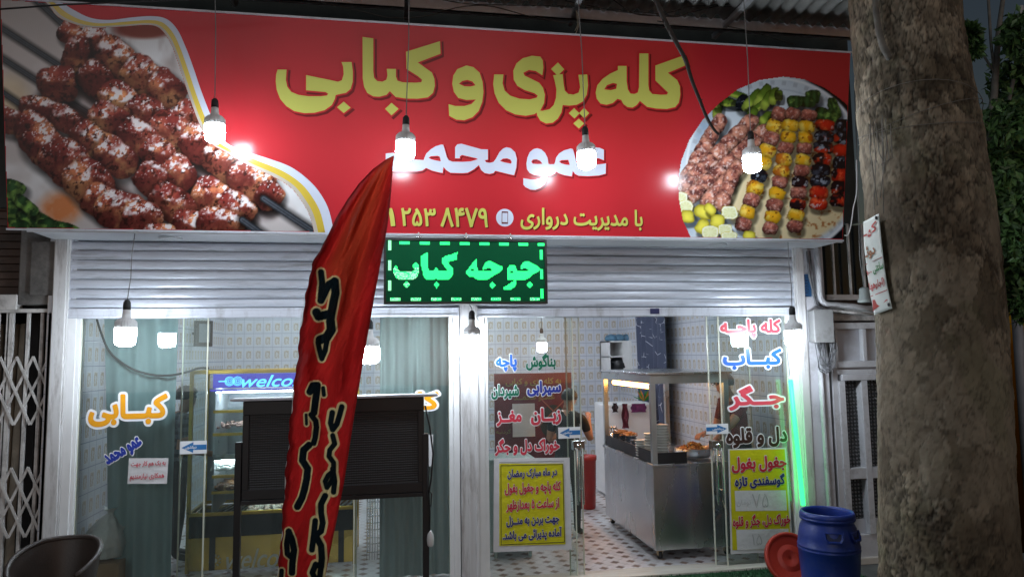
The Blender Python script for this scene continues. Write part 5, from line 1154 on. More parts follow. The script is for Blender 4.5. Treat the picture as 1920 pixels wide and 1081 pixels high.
# low pale cabinet and blue bottle behind the poster
x0, x1, z0, z1 = rbox(918, 860, 1006, 1066, .7); 
mb = MB(); mb.box(x0, x1, .7, 1.15, .06, z1); mb.box(x0+.0, x1, .69, .7, .1, z1-.03)
for x in (x0+.06, x1-.06): mb.box(x-.015, x+.015, .72, .75, 0, .06)
o = mb.build('low_cabinet', mat('pale_green_paint', (.34, .42, .40), .5, 0, .06), bevel=.006, org=(x0, .7, 0)); tag(o, 'pale green low cabinet behind the yellow ramadan poster', 'cabinet')

# ================================================================== FOOD CART
ct = thing('food_cart', 'stainless steel food cart on casters inside the open door', 'food cart', (2.8, .85, 0))
cx0, cx1, cy0, cy1, zc = 2.40, 3.18, .33, 1.85, .86
mb = MB(); mb.box(cx0, cx1, cy0, cy1, .085, zc-.03); mb.build('body', M['steel'], ct, .004)
mb = MB(); mb.box(cx0-.012, cx1+.012, cy0-.012, cy1+.012, zc-.03, zc); mb.box(cx0+.0, cx0+.02, cy0+.02, cy1, zc, zc+.0); mb.build('counter', M['steel'], ct, .004)
mb = MB(); mb.box(cx0+.012, cx0+.024, cy0+.05, cy1-.03, zc, zc+.11); mb.box(cx0+.05, cx0+.34, cy0+.01, cy0+.03, zc, zc+.10); mb.build('apron_band', M['black'], ct)
zr = 1.68; mb = MB(); w = .05
for x, y in ((cx0, cy0), (cx1-w, cy0), (cx0, cy1-w), (cx1-w, cy1-w)): mb.box(x, x+w, y, y+w, zc, zr-.085)
mb.box(cx0, cx1, cy0, cy0+w, zr-.085, zr); mb.box(cx0, cx1, cy1-w, cy1, zr-.085, zr); mb.box(cx0, cx0+w, cy0+w, cy1-w, zr-.085, zr); mb.box(cx1-w, cx1, cy0+w, cy1-w, zr-.085, zr); mb.build('post_frame', mat('cart_frame', (.44, .47, .48), .3, .8, .1, 4), ct, .003)
mb = MB(); mb.box(cx0-.03, cx1+.03, cy0-.03, cy1+.03, zr, zr+.02); mb.build('roof', M['steel'], ct, .003)
wl = emission('warm_tube', (1.0, .44, .09), 22); lp = MB(); lp.tube([(cx0+.10, .62, zr-.118), (cx0+.10, 1.72, zr-.118)], .026, 12); lp.build('warm_lamp', wl, ct)
mb = MB(); mb.box(cx0+.055, cx0+.25, .5, 1.78, zr-.085, zr-.07); mb.build('lamp_reflector', mat('reflector_gold', (.75, .55, .3), .3, .2), ct)
for x, y in ((cx0+.06, cy0+.06), (cx1-.06, cy0+.06), (cx0+.06, cy1-.06), (cx1-.06, cy1-.06)):
    mb = MB(); mb.box(x-.035, x+.035, y-.03, y+.03, .072, .085); mb.box(x-.022, x-.017, y-.02, y+.02, .03, .075); mb.box(x+.017, x+.022, y-.02, y+.02, .03, .075); f = mb.build('caster', mat('caster_steel', (.4, .3, .18), .4, .8), ct)
    mb = MB(); mb.tube([(x-.015, y, .037), (x+.015, y, .037)], .037, 20); mb.build('wheel', M['rubber'], f)
def on_counter(px, py, Y): return on_y(px, py, Y)
# pan of food with spatula
pc = np.array([2.93, .62, zc+.045]); pan = thing('frying_pan', 'wide metal pan of orange food on the cart burner', 'pan', pc)
mb = MB(); mb.lathe(pc, [(0, -.03), (.15, -.03), (.18, .01), (.185, .055), (.192, .058), (.178, .05), (.17, .02), (0, .015)], 40); mb.build('bowl', M['steel'], pan)
rs = np.random.RandomState(4); mb = MB()
for i in range(240):
    a, r = rs.uniform(0, 6.28), .155*math.sqrt(rs.rand()); z = .03 + .07*math.exp(-(r/.1)**2)*rs.uniform(.7, 1.15); c = pc + np.array([r*math.cos(a), r*math.sin(a), z]); d = rs.randn(3)*.016; d[2] *= .5
    mb.cur = int(rs.rand() < .3); mb.tube([c-d, c+d*.2+rs.randn(3)*.003, c+d], .005+.004*rs.rand(), 5)
mb.build('food', [mat('orange_food', (.42, .15, .03), .45, 0, .3, 30), mat('golden_food', (.55, .34, .08), .45, 0, .3, 30)], pan)
mb = MB(); mb.lathe(pc + np.array([0, 0, -.085]), [(.14, 0), (.16, .0), (.16, .03), (.14, .035), (.0, .03)], 24, 8, .12); o = mb.build('burner', M['black'], org=pc); tag(o, 'black gas burner under the wide pan', 'burner')
rs = np.random.RandomState(9); yb_0 = on_x(1170, 828, 2.52)[1]
def stack(px, py, Y, n, r, h, m, label, group=None):
    p = on_y(px, py, Y); p[2] = zc+.002; t = thing('container_stack', label, 'containers', p, group)
    mb = MB()
    for i in range(n): mb.lathe(p+np.array([rs.uniform(-.003, .003), rs.uniform(-.003, .003), i*h]), [(0, 0), (r*.8, 0), (r*.97, h*.9), (r*1.06, h*.92), (r*1.06, h*1.1), (r*.95, h*1.1)], 22)
    mb.build('tubs', m, t); return t
M['tub'] = mat('clear_plastic_tub', (.70, .70, .67), .2, 0, .06); M['foam'] = mat('white_foam', (.7, .68, .63), .5)
stack(1241, 838, .52, 13, .066, .026, M['tub'], 'tall stack of clear tubs right of the cart corner post'); stack(1219, 838, .66, 9, .055, .027, M['foam'], 'white foam cup stack just behind the cart corner post'); stack(1203, 838, .78, 7, .06, .024, M['tub'], 'low stack of clear tubs beside the bowls')
M['bowl'] = mat('blue_patterned_bowl', (.13, .17, .24), .25, 0, .9, 60)
for i, (x, y, n) in enumerate(tuple((X_, on_x(px_, 828, X_)[1], n_) for px_, X_, n_ in ((1158, 2.50, 3), (1172, 2.52, 3), (1183, 2.52, 3), (1193, 2.52, 2)))):
    p = np.array([x, y, zc+.002+.05]); mb = MB(); mb.lathe(p-np.array([0, 0, .05]), [(0, 0), (.06, 0), (.062, .048), (0, .05)], 20)
    for k in range(n): mb.lathe(p+np.array([0, 0, k*.028]), [(0, 0), (.03, 0), (.034, .008), (.06, .045), (.064, .05), (.058, .046), (0, .02)], 24)
    o = mb.build('bowl_stack', M['bowl'], org=p); tag(o, ('stack of blue patterned bowls deepest on the cart', 'blue patterned bowl stack beside the steel jar', 'blue patterned bowls in the middle of the cart', 'short stack of blue bowls nearest the cart window')[i], 'bowls', 'blue bowls on the cart')
jar = np.array([2.50, on_x(1148, 822, 2.5)[1], zc]); jt = thing('cutlery_jar', 'steel jar of spoons at the back of the cart', 'jar', jar); mb = MB(); mb.lathe(jar, [(0, 0), (.05, 0), (.055, .01), (.055, .13), (.05, .13), (.048, .02), (0, .02)], 20); mb.build('jar', M['steel'], jt)
mb = MB()
for i in range(9):
    a = i*.7; mb.tube([jar+np.array([.02*math.cos(a), .02*math.sin(a), .02]), jar+np.array([.045*math.cos(a), .045*math.sin(a), .18])], .004, 6); mb.lathe(jar+np.array([.047*math.cos(a), .047*math.sin(a), .185]), [(0, -.02), (.013, -.01), (.015, .005), (0, .025)], 8)
mb.build('spoons', M['steel'], jt)
mb = MB()
for i in range(60): 
    c = np.array([2.53+rs.uniform(-.06, .08), yb_0+rs.uniform(-.2, .3), zc+.145+.03*rs.rand()]); d = rs.randn(3)*.02; d[2] = 0; mb.tube([c-d, c+d], .007, 5)
o = mb.build('skewer_pile', mat('brown_bits', (.32, .16, .06), .5, 0, .5, 30), org=(2.53, yb_0, zc+.145)); tag(o, 'pile of brown skewers lying on the bowls', 'skewers')

# ================================================================== GOLD DISPLAY CASE
DY = .85; DF = wallframe(DY); W_ = lambda x, y: DF.uv(x, y)
dx0, dx1 = W_(352, 850)[0], W_(668, 950)[0]; dzt = W_(500, 692)[1]; dzb = W_(500, 962)[1]; dz2 = W_(500, 1001)[1]
dc = thing('display_case', 'gold framed glass display case with welcome signs behind the flag', 'display case', ((dx0+dx1)/2, DY, 0)); D2 = DY+.62
mb = MB(); e = .032
for x in (dx0, dx1-e):
    for y in (DY, D2-e): mb.box(x, x+e, y, y+e, 0, dzt)
for z in (dzt-e, dzb-.0):
    for y in (DY+.002, D2-e): mb.box(dx0+e, dx1-e, y, y+e-.004, z, z+e)
    for x in (dx0+.002, dx1-e): mb.box(x, x+e-.004, DY+e, D2-e, z, z+e)
mb.build('frame', M['gold'], dc, .003)
mb = MB(); mb.box(dx0+e, dx1-e, DY+.01, DY+.015, .02, dz2); mb.box(dx0+.008, dx0+.012, DY+e, D2-e, .02, dz2); mb.box(dx1-.012, dx1-.008, DY+e, D2-e, .02, dz2); mb.build('base_panel', M['goldmirror'], dc)
mb = MB(); mb.box(dx0+e-.004, dx1-e+.004, DY-.006, DY+.02, dz2, dzb); mb.box(dx0+.02, dx1-.02, DY+.02, D2-.02, dz2+.05, dzb-.01); mb.build('black_band', mat('glossy_black', (.012, .012, .014), .1), dc)
for x in (dx0+.2, dx1-.16): mb = MB(); mb.box(x, x+.05, DY+.004, DY+.009, .02, dz2); mb.build('base_strip', M['black'], dc)
mb = MB(); text_into(mb, 'welcome', wallframe(DY+.006), (424, 1026, 575, 1064), .0, .006, latin=True, slant=.35)
wf = wallframe(DY+.006); c = np.array(wf.uv(403, 1050))
for i in range(10):
    a = i*.628; mb.prism(wf, [tuple(c+.055*np.array([math.cos(a+t)*(.6+.4*(k % 2)), math.sin(a+t)*(.6+.4*(k % 2))])) for k, t in enumerate((0, .12, .3, .42))], 0, .001)
mb.prism(wf, [tuple(c+.02*np.array([math.cos(t), math.sin(t)])) for t in np.linspace(0, 6.28, 12, endpoint=False)], 0, .001)
mb.build('etched_lettering', mat('silver_etch', (.6, .6, .58), .4), dc)
M['caselight'] = emission('case_white', (.85, .93, 1.0), 26)
# lit header
hz0, hz1 = W_(470, 726)[1], W_(470, 700)[1]; hx0 = W_(398, 712)[0]
mb = MB(); mb.box(hx0, dx1-e, DY+.03, DY+.036, hz0, hz1); mb.build('lit_header', mat('blue_header', (.05, .04, .35), .3, emit=(.05, .05, .75), es=.55), dc)
mb = MB(); mb.box(hx0-.02, dx1-e, DY+.02, DY+.04, hz0-.03, hz0-.012); mb.box(dx0+e, dx1-e, DY+.02, DY+.04, hz1+.012, hz1+.03); mb.build('header_strip', mat('violet_strip', (.08, .06, .5), .3, emit=(.08, .06, .8), es=.5), dc)
hf = wallframe(DY+.028); mb = MB(); text_into(mb, 'welcome', hf, (453, 702, 600, 724), 0, .012, latin=True, slant=.35)
c = np.array(hf.uv(438, 714))
for s in (-1, 1):
    for k in range(3): mb.tube([hf.at(c[0]+s*.035+r_*math.cos(t), c[1]+r_*math.sin(t), .001) for r_ in ((.04, .028, .014)[k],) for t in np.linspace(0, 6.28, 16)], .0035, 4)
mb.fbox(hf, hf.uv(410, 714)[0], hf.uv(424, 714)[0], c[1]-.005, c[1]+.005, 0, .002); mb.build('lit_lettering', emission('header_cyan', (.12, .62, 1.0), 1.5), dc)
mb = MB(); mb.add([(dx0+e, DY+.012, dzb+e), (dx1-e, DY+.012, dzb+e), (dx1-e, DY+.012, dzt-e), (dx0+e, DY+.012, dzt-e)], [(0, 1, 2, 3)]); mb.add([(dx0+.014, DY+e, dzb+e), (dx0+.014, D2-e, dzb+e), (dx0+.014, D2-e, dzt-e), (dx0+.014, DY+e, dzt-e)], [(0, 1, 2, 3)]); mb.build('glass', M['clearglass'], dc)
mb = MB(); mb.box(dx0+e, dx1-e, D2-.03, D2-.025, dzb+.02, hz0-.02); mb.box(dx0+.2, dx0+.215, DY+.05, D2-.03, dzb+.02, dzt-e); mb.build('back_panel', mat('pale_panel', (.4, .43, .46), .3), dc)
for i, py in enumerate((771, 814, 893, 923)):
    z = W_(430, py)[1]; mb = MB(); mb.box(dx0+.215, dx1-e, DY+.05, D2-.04, z-.006, z+.002); s_ = mb.build('shelf', M['clearglass'], dc)
    mb = MB(); mb.box(dx0+.2, dx1-e, DY+.035, DY+.05, z-.014, z+.012); mb.build('shelf_rail', M['gold'], s_)
zl = W_(430, 858)[1]; mb = MB(); mb.box(dx0+.2, dx1-e, DY+.06, D2-.05, zl-.02, zl-.012); mb.box(dx0+.2, dx1-e, DY+.04, DY+.06, zl-.02, zl+.03); mb.build('lamp_shelf', M['chrome'], dc)
for z_ in (zl-.036, hz0-.041): mb = MB(); mb.box(dx0+.24, dx1-.1, DY+.2, DY+.26, z_-.012, z_+.012); mb.build('case_light', M['caselight'], dc)
def food(name, px0, px1, py, Y0, Y1, m, label, n, r, jit=.012, seed=0):
    rs = np.random.RandomState(seed); z = W_((px0+px1)/2, py)[1]; x0, x1 = W_(px0, py)[0], W_(px1, py)[0]; mb = MB()
    for i in range(n):
        c = np.array([rs.uniform(x0, x1), rs.uniform(Y0, Y1), z+.02+rs.rand()*.03]); k = r*rs.uniform(.7, 1.25); mb.cur = i % len(m)
        mb.lathe(c, [(0, -k*.7), (k*.8, -k*.45), (k, 0), (k*.7, k*.55), (0, k*.75)], 8, 3, .15)
    o = mb.build(name, m, org=((x0+x1)/2, (Y0+Y1)/2, z)); tag(o, label, 'food')
food('meat_pieces', 396, 455, 925, DY+.08, D2-.1, [mat('browned_meat', (.16, .06, .03), .5, 0, .4, 30), mat('glazed_meat', (.35, .16, .06), .4, 0, .4, 30)], 'dark browned meat pieces on the middle shelf of the display case', 130, .026, seed=2)
food('chicken_pieces', 458, 575, 969, DY+.06, D2-.15, [mat('raw_chicken', (.58, .40, .33), .4, 0, .2, 30), mat('pale_chicken', (.66, .55, .48), .4, 0, .2, 30)], 'pale pink chicken pieces on the bottom tray of the display case', 170, .027, seed=3)
food('mince_tray', 400, 460, 808, DY+.1, D2-.1, [mat('pink_mince', (.5, .3, .26), .5)], 'pale pink mince row on the upper shelf', 50, .02, seed=5)
mb = MB(); z = W_(430, 965)[1]
for i in range(24): x = dx0+.23+i*.05; mb.bar((x, DY+.06, z+.004), (x+.08, D2-.1, z+.004), .022, .01)
o = mb.build('slatted_tray', M['chrome'], org=(dx0+.3, DY+.1, z)); tag(o, 'shiny slatted steel tray on the bottom of the display case', 'tray')
mb = MB(); z = W_(430, 890)[1]; x0, x1 = W_(388, 890)[0], W_(452, 890)[0]
for k in range(4): mb.grid([[(x, DY+.10+k*.06+.015*y, z+.02+k*.028+.012*abs(math.sin((x-x0)*38))+.01*y) for x in np.linspace(x0, x1, 60)] for y in (0, 1, 2, 3)])
o = mb.build('egg_trays', mat('pale_green_tray', (.5, .56, .52), .5), org=(x0, DY+.1, z), solid=.003); tag(o, 'pale green stacked trays with wavy rims in the display case', 'trays')
# wire rack and sack
mb = MB(); x0, x1, z0, z1 = rbox(688, 925, 722, 1061, .95)
for x in np.linspace(x0, x1, 8): mb.tube([(x, .95, z0), (x, .95, z1)], .004, 6); mb.tube([(x, 1.25, z0), (x, 1.25, z1)], .004, 6)
for z in np.linspace(z0, z1, 6): mb.tube([(x0, .95, z), (x1, .95, z), (x1, 1.25, z), (x0, 1.25, z), (x0, .95, z)], .005, 6)
for x in (x0, x1): mb.tube([(x, .95, 0), (x, .95, z0)], .006, 6); mb.tube([(x, 1.25, 0), (x, 1.25, z0)], .006, 6)
o = mb.build('wire_rack', M['chrome'], org=(x0, .95, 0)); tag(o, 'white wire rack standing behind the right glass pane', 'rack')
mb = MB(); p = on_y(180, 1062, .3); zz = on_y(180, 965, .3)[2]; k = max(.3, (zz-.28)/.4); rows = []
for i in range(34):
    v = i/33; R0 = np.interp(v, [0, .05, .3, .6, .78, .88, .93, 1], [.02, .13, .155, .13, .08, .022, .03, .075]); row = []
    for j in range(60):
        a = 2*math.pi*j/60; f_ = float(fbm(np.array([4*math.cos(a)+9]), np.array([4*math.sin(a)+v*5+9]), 1.3, 7)[0]-.5); w = 1 + .34*f_ + .10*math.sin(a*9+v*3)*sst(.45, .95, v)
        row.append((p[0]+.05+R0*w*math.cos(a)+.07*max(0, v-.5), .36+R0*w*math.sin(a), .30+.43*k*v+.03*f_*sst(.9, 1, v)))
    rows.append(row)
mb.grid(rows, True); o = mb.build('white_sack', mat('plastic_sack', (.66, .67, .65), .3, 0, .1, 10, .9, 20), org=(p[0], .36, .3)); tag(o, 'tied white plastic sack on a cardboard box behind the left pane', 'sack')
mb = MB(); mb.box(p[0]-.1, p[0]+.2, .2, .5, 0, .298); o = mb.build('cardboard_box', mat('cardboard', (.33, .2, .1), .8, 0, .1), org=(p[0], .35, 0), bevel=.004); tag(o, 'brown cardboard box under the white sack', 'box')

# ================================================================== PEOPLE
M['skin'] = mat('skin', (.42, .22, .14), .5, 0, .08, 12); M['hair'] = mat('grey_hair', (.10, .09, .085), .7, 0, .3, 60); M['hairdark'] = mat('dark_hair', (.018, .014, .012), .6, 0, .3, 60)
def body(root, J, E, Rr, zone, mats, sub=2):
    """one skinned surface from joints J (world), edges E, radii Rr; zone[edge] = material slot"""
    names = list(J); ix = {k: i for i, k in enumerate(names)}; o_ = np.array(root.location)
    me = bpy.data.meshes.new('b'); me.from_pydata([tuple(np.array(J[k])-o_) for k in names], [(ix[a], ix[b]) for a, b in E], []); o = bpy.data.objects.new('b', me); COL.objects.link(o)
    sk = o.modifiers.new('sk', 'SKIN'); sk.use_smooth_shade = True
    for k in names: d = me.skin_vertices[0].data[ix[k]]; r = Rr[k]; d.radius = r if isinstance(r, tuple) else (r, r); d.use_root = (k == 'pelvis')
    sb = o.modifiers.new('su', 'SUBSURF'); sb.levels = sb.render_levels = sub
    bpy.context.view_layer.update(); m2 = bpy.data.meshes.new_from_object(o.evaluated_get(bpy.context.evaluated_depsgraph_get())); bpy.data.objects.remove(o)
    for m in mats: m2.materials.append(m)
    A = np.array([np.array(J[a])-o_ for a, b in E]); B = np.array([np.array(J[b])-o_ for a, b in E]); zs = [zone.get(e, zone.get('*', 0)) for e in E]
    for p in m2.polygons:
        c = np.array(p.center); d = B-A; t = np.clip(((c-A)*d).sum(1)/((d*d).sum(1)+1e-9), 0, 1); p.material_index = zs[int(np.argmin(np.linalg.norm(c-A-d*t[:, None], axis=1)))]; p.use_smooth = True
    r = bpy.data.objects.new('body', m2); COL.objects.link(r); r.parent = root; return r
def person(label, base, face, height, mats, pose, hair, glasses=False):
    """face = heading angle; pose gives left/right elbow+hand offsets in body axes (fwd, left, up from the shoulder)"""
    t = thing('person', label, 'person', base); B = np.array(base, float); s = height/1.75
    f = np.array([math.cos(face), math.sin(face), 0]); l = np.array([-math.sin(face), math.cos(face), 0]); up = np.array([0, 0, 1.])
    lean = pose.get('lean', 0.0)
    P = lambda a, b, c: B + (f*(a + lean*max(0, c-.95)) + l*b + up*c)*s
    J, E, Q, Z = {}, [], {}, {}
    def add(k, p, r, par=None, z=0):
        J[k] = p; Q[k] = r if isinstance(r, tuple) else r*s
        if isinstance(r, tuple): Q[k] = (r[0]*s, r[1]*s)
        if par: E.append((par, k)); Z[(par, k)] = z
    add('pelvis', P(0, 0, .95), (.15, .115)); add('waist', P(.0, 0, 1.08), (.145, .11), 'pelvis'); add('chest', P(.0, 0, 1.28), (.17, .12), 'waist'); add('collar', P(-.01, 0, 1.43), (.10, .085), 'chest')
    add('neck', P(0, 0, 1.50), .055, 'collar', 1); hd = pose.get('head', .03)
    add('jaw', P(.025+hd*.5, 0, 1.565), (.055, .065), 'neck', 1); add('skull', P(.015+hd, 0, 1.655), (.076, .094), 'jaw', 1); add('crown', P(.0+hd, 0, 1.715), (.062, .075), 'skull', 1)
    add('nose', P(.095+hd*.9, 0, 1.625), .014, 'skull', 1)
    for sd, nm in ((1, 'l'), (-1, 'r')):
        add('ear'+nm, P(.0+hd, sd*.083, 1.635), .016, 'skull', 1)
        add('sh'+nm, P(-.01, sd*.185, 1.41), .066, 'collar'); e_, h_ = pose[nm]; S_ = np.array(P(-.01, sd*.185, 1.41)); ax = lambda v: S_ + (f*v[0]+l*v[1]*1+up*v[2])*s
        el, ha = ax(e_), ax(h_); add('mid'+nm, S_*.45+el*.55, .054, 'sh'+nm, 0); add('el'+nm, el, .043, 'mid'+nm, pose.get('sleeve', 1)); add('wr'+nm, ha, .029, 'el'+nm, 1)
        d = (ha-el)/np.linalg.norm(ha-el); sdv = np.cross(d, up); sdv /= np.linalg.norm(sdv)+1e-9; dn = np.cross(sdv, d)
        add('pa'+nm, ha+d*.055*s, (.034, .02), 'wr'+nm, 1)
        for i, (o, ln) in enumerate(((-.027, .075), (-.009, .085), (.009, .08), (.027, .062))):
            k = '%s%d' % (nm, i); a_ = ha + d*.092*s + sdv*o*s; add('fa'+k, a_, .011, 'pa'+nm, 1); add('fb'+k, a_+d*ln*.5*s-dn*.016*s, .0095, 'fa'+k, 1); add('fc'+k, a_+d*ln*.6*s-dn*.045*s, .008, 'fb'+k, 1)
        add('ta'+nm, ha+d*.045*s-sdv*.036*s, .012, 'pa'+nm, 1); add('tb'+nm, ha+d*.085*s-sdv*.044*s-dn*.02*s, .0095, 'ta'+nm, 1)
        add('hi'+nm, P(0, sd*.095, .88), .088, 'pelvis', 2); add('kn'+nm, P(.015, sd*.105, .49), .058, 'hi'+nm, 2); add('an'+nm, P(-.02, sd*.11, .09), .042, 'kn'+nm, 2); add('to'+nm, P(.13, sd*.125, .035), .034, 'an'+nm, 3)
    for k in list(Q):
        if not isinstance(Q[k], tuple): pass
    body(t, J, E, Q, Z, mats)
    # hair shell
    hc = P(-.006+hd, 0, 1.665); mb = MB(); rows = []
    for i in range(13):
        th = math.pi*i/12*.60; row = []
        for j in range(32):
            ph = 2*math.pi*j/32; fr_ = math.cos(ph); cut = th*(1.0 - .36*max(0, fr_)); x, y, z = .116*math.sin(cut)*math.cos(ph), .102*math.sin(cut)*math.sin(ph), .108*math.cos(cut)
            w = 1+.02*math.sin(j*5+i*3); row.append(hc + (f*x*w+l*y*w+up*z)*s)
        rows.append(row)
    mb.grid(rows, True); mb.build('hair', hair, t)
    for sd in (1, -1): c = P(.083+hd, sd*.032, 1.652); mb = MB(); mb.lathe(c, [(0, -.011), (.009, -.006), (.011, 0), (.009, .006), (0, .011)], 10); mb.build('eye', M['black'], t)
    mb = MB(); a_ = P(.088+hd*.8, .022, 1.578); b_ = P(.088+hd*.8, -.022, 1.578); mb.tube([a_, (a_+b_)/2+f*.004, b_], .0045, 6); mb.build('mouth', mat('lips', (.3, .11, .09), .5), t)
    if glasses:
        mb = MB()
        for sd in (1, -1):
            c = P(.106+hd, sd*.034, 1.652); mb.tube([c + (l*.027*math.cos(q)+up*.018*math.sin(q))*s for q in np.linspace(0, 6.283, 18)], .003, 6); mb.tube([P(.106+hd, sd*.061, 1.655), P(.0+hd, sd*.086, 1.652)], .003, 6)
        mb.tube([P(.106+hd, .01, 1.655), P(.106+hd, -.01, 1.655)], .003, 6); mb.build('glasses', M['black'], t)
    return t, J
M['shirt'] = mat('maroon_shirt', (.12, .012, .018), .8, 0, .2, 14, .2, 90); M['trouser'] = mat('dark_trousers', (.02, .02, .025), .8, 0, .2, 14); M['shoe'] = mat('black_shoe', (.012, .012, .012), .5)
pb = on_y(1386, 780, .78)
mk_, JK = person('person in maroon shirt and glasses stirring the pan at the food cart', (pb[0]+.0, .80, 0), R(188), 1.66, [M['shirt'], M['skin'], M['trouser'], M['shoe']],
       dict(lean=.16, head=.06, l=((.22, .05, -.19), (.40, .04, -.34)), r=((.06, -.06, -.28), (.26, .02, -.30))), M['hair'], True)
# spatula in the cook's hand
ha = JK['pal']; mb = MB(); mb.tube([ha+np.array([.05, 0, .05]), ha+np.array([-.03, .0, -.03]), pc+np.array([.04, .02, .09])], .008, 8); a_ = pc+np.array([.04, .02, .09]); mb.bar(a_, a_+np.array([-.09, .02, -.03]), .07, .004)
o = mb.build('spatula', M['steel'], org=ha); tag(o, 'steel spatula held by the cook over the pan', 'spatula')
M['jacket'] = mat('black_apron', (.016, .018, .02), .8, 0, .3, 14); M['redsleeve'] = mat('red_sleeve', (.25, .02, .02), .8)
p2 = on_y(1078, 780, 1.35)
person('person in black clothes with bare forearm behind the door leaf', (p2[0]-.09, 1.35, 0), R(60), 1.5, [M['jacket'], M['skin'], M['jacket'], M['shoe']],
       dict(lean=.14, head=.05, sleeve=1, l=((.05, .08, -.28), (.28, .0, -.22)), r=((.10, -.07, -.27), (.20, -.03, -.06))), M['hairdark'])
n = NB('plaid_cloth'); pl_ = n.math('ADD', n.rng(n.math('FRACT', n.math('DIVIDE', n.x, .07)), .4, .5, 0, .5), n.rng(n.math('FRACT', n.math('DIVIDE', n.z, .07)), .4, .5, 0, .5))
M['plaid'] = n.done(n.mix(pl_, (.025, .03, .035), (.16, .18, .19)), .8)
p3 = on_y(336, 850, 1.25)
person('person in dark plaid shirt standing left of the display case', (p3[0]-.02, 1.3, 0), R(20), 1.62, [M['plaid'], M['skin'], M['trouser'], M['shoe']],
       dict(lean=.05, head=.03, l=((.05, .07, -.28), (.26, .04, -.36)), r=((.06, -.07, -.28), (.30, -.02, -.34))), M['hairdark'])
# wall-mounted things seen at the right of the cook
mb = MB(); x0, x1, z0, z1 = rbox(1394, 708, 1440, 800, 2.2); mb.box(x0, x1, 2.2, 2.6, 0, z1); o = mb.build('steel_cabinet', M['steel'], org=(x0, 2.2, 0), bevel=.005); tag(o, 'tall steel cabinet behind the cook', 'cabinet')
mb = MB(); mb.tube([on_y(1445, 600, 2.4), on_y(1450, 720, 2.4), on_y(1450, 760, 2.4)], .06, 16); o = mb.build('flue_pipe', M['steel'], org=on_y(1450, 700, 2.4)); tag(o, 'round steel flue pipe behind the dish names', 'pipe')

# ================================================================== PLANE TREE
TY = -1.95; tcx = (on_y(1646, 700, TY)[0]+on_y(1895, 700, TY)[0])/2
tr = thing('plane_tree', 'thick mottled plane tree trunk at the right edge', 'tree', (tcx, TY, -.06))
rows = []; zsn = np.linspace(-.06, 5.4, 330); th = np.linspace(0, 2*math.pi, 300, endpoint=False)
prof_px = [(-60, 1584, 1800), (0, 1588, 1806), (60, 1592, 1812), (120, 1597, 1822), (200, 1602, 1838), (260, 1608, 1850), (330, 1613, 1862), (400, 1618, 1875), (480, 1626, 1884), (560, 1634, 1892), (640, 1640, 1898), (760, 1642, 1904), (900, 1643, 1912), (1000, 1645, 1916), (1080, 1648, 1922)]
def tang(y, a, b):
    ra, rb_ = ray(a, y), ray(b, y); aa, ab = math.atan2(ra[0], ra[1]), math.atan2(rb_[0], rb_[1]); m, h = (aa+ab)/2, (ab-aa)/2
    Dm = (TY-CAM[1])/math.cos(m); rm = ray((a+b)/2, y); return CAM[2]+rm[2]/np.hypot(rm[0], rm[1])*Dm, CAM[0]+Dm*math.sin(m), Dm*math.sin(h)
TG = np.array([tang(*t) for t in prof_px])[::-1]; zc_, cxs, rds = TG[:, 0], TG[:, 1], TG[:, 2]
def trunk_hit(px, py, out=.012):
    d = ray(px, py); dh = np.array([d[0], d[1]]); z = CAM[2]
    for _ in range(6):
        c = np.array([np.interp(z, zc_, cxs), TY]) - CAM[:2]; r = np.interp(z, zc_, rds)+out; n = dh/np.linalg.norm(dh); t0 = c @ n; m2 = c @ c - t0*t0; t = t0 - math.sqrt(max(r*r-m2, 0)); z = CAM[2]+d[2]/np.linalg.norm(dh)*t
    return np.array([CAM[0]+n[0]*t, CAM[1]+n[1]*t, z])
TH, ZZ = np.meshgrid(th, zsn); rad = np.interp(ZZ, zc_, rds)*.975 + .10*np.exp(-np.maximum(ZZ, 0)/.22); cxx = np.interp(ZZ, zc_, cxs); cxx = np.where(ZZ > zc_[-1], cxx - (ZZ-zc_[-1])*.06, cxx)
def cyl(sc, seed, o=4):      # seamless round the trunk
    a = (np.cos(TH)*.5+3)*10; b = (np.sin(TH)*.5+3)*10; return (fbm(a+ZZ*3.1, ZZ*10+b*.7, sc, seed, o) + fbm(b-ZZ*2.3, ZZ*10+a*.6, sc, seed+5, o))/2
def worley(nu, hv, seed, warp):
    rs = np.random.RandomState(seed); Uc = TH/(2*math.pi)*nu + warp*(cyl(1.2, seed+1)-.5)*4; Vc = ZZ/hv + warp*(cyl(1.2, seed+9)-.5)*4
    JU, JV, RC = rs.rand(nu, 256), rs.rand(nu, 256), rs.rand(nu, 256); iu, iv = np.floor(Uc).astype(int), np.floor(Vc).astype(int); f1 = np.full(Uc.shape, 9.); f2 = f1.copy(); cid = np.zeros(Uc.shape)
    for du in (-1, 0, 1):
        for dv in (-1, 0, 1):
            gu, gv = (iu+du) % nu, (iv+dv) % 256; d = np.hypot(iu+du+JU[gu, gv]-Uc, iv+dv+JV[gu, gv]-Vc); n1 = d < f1
            f2 = np.where(n1, f1, np.minimum(f2, d)); cid = np.where(n1, RC[gu, gv], cid); f1 = np.where(n1, d, f1)
    return f1, f2-f1, cid
w1, e1, c1 = worley(30, .105, 5, .55); w2, e2, c2_ = worley(78, .042, 15, .6); w3, e3, c3_ = worley(12, .30, 25, .5)
flaky = sst(.42, .58, cyl(5, 131)); crack = sst(.11, .02, e1)*(.35+.65*flaky); fl2 = sst(.14, .02, e2)*flaky; edge3 = sst(.05, .01, e3)
rough = .026*(cyl(3.5, 1)-.5)*2 + .016*(cyl(.8, 21)-.5)*2 + (.012*(c1-.5) + .010*(c2_-.5))*flaky - .016*crack - .010*fl2 + .008*(c3_-.5)
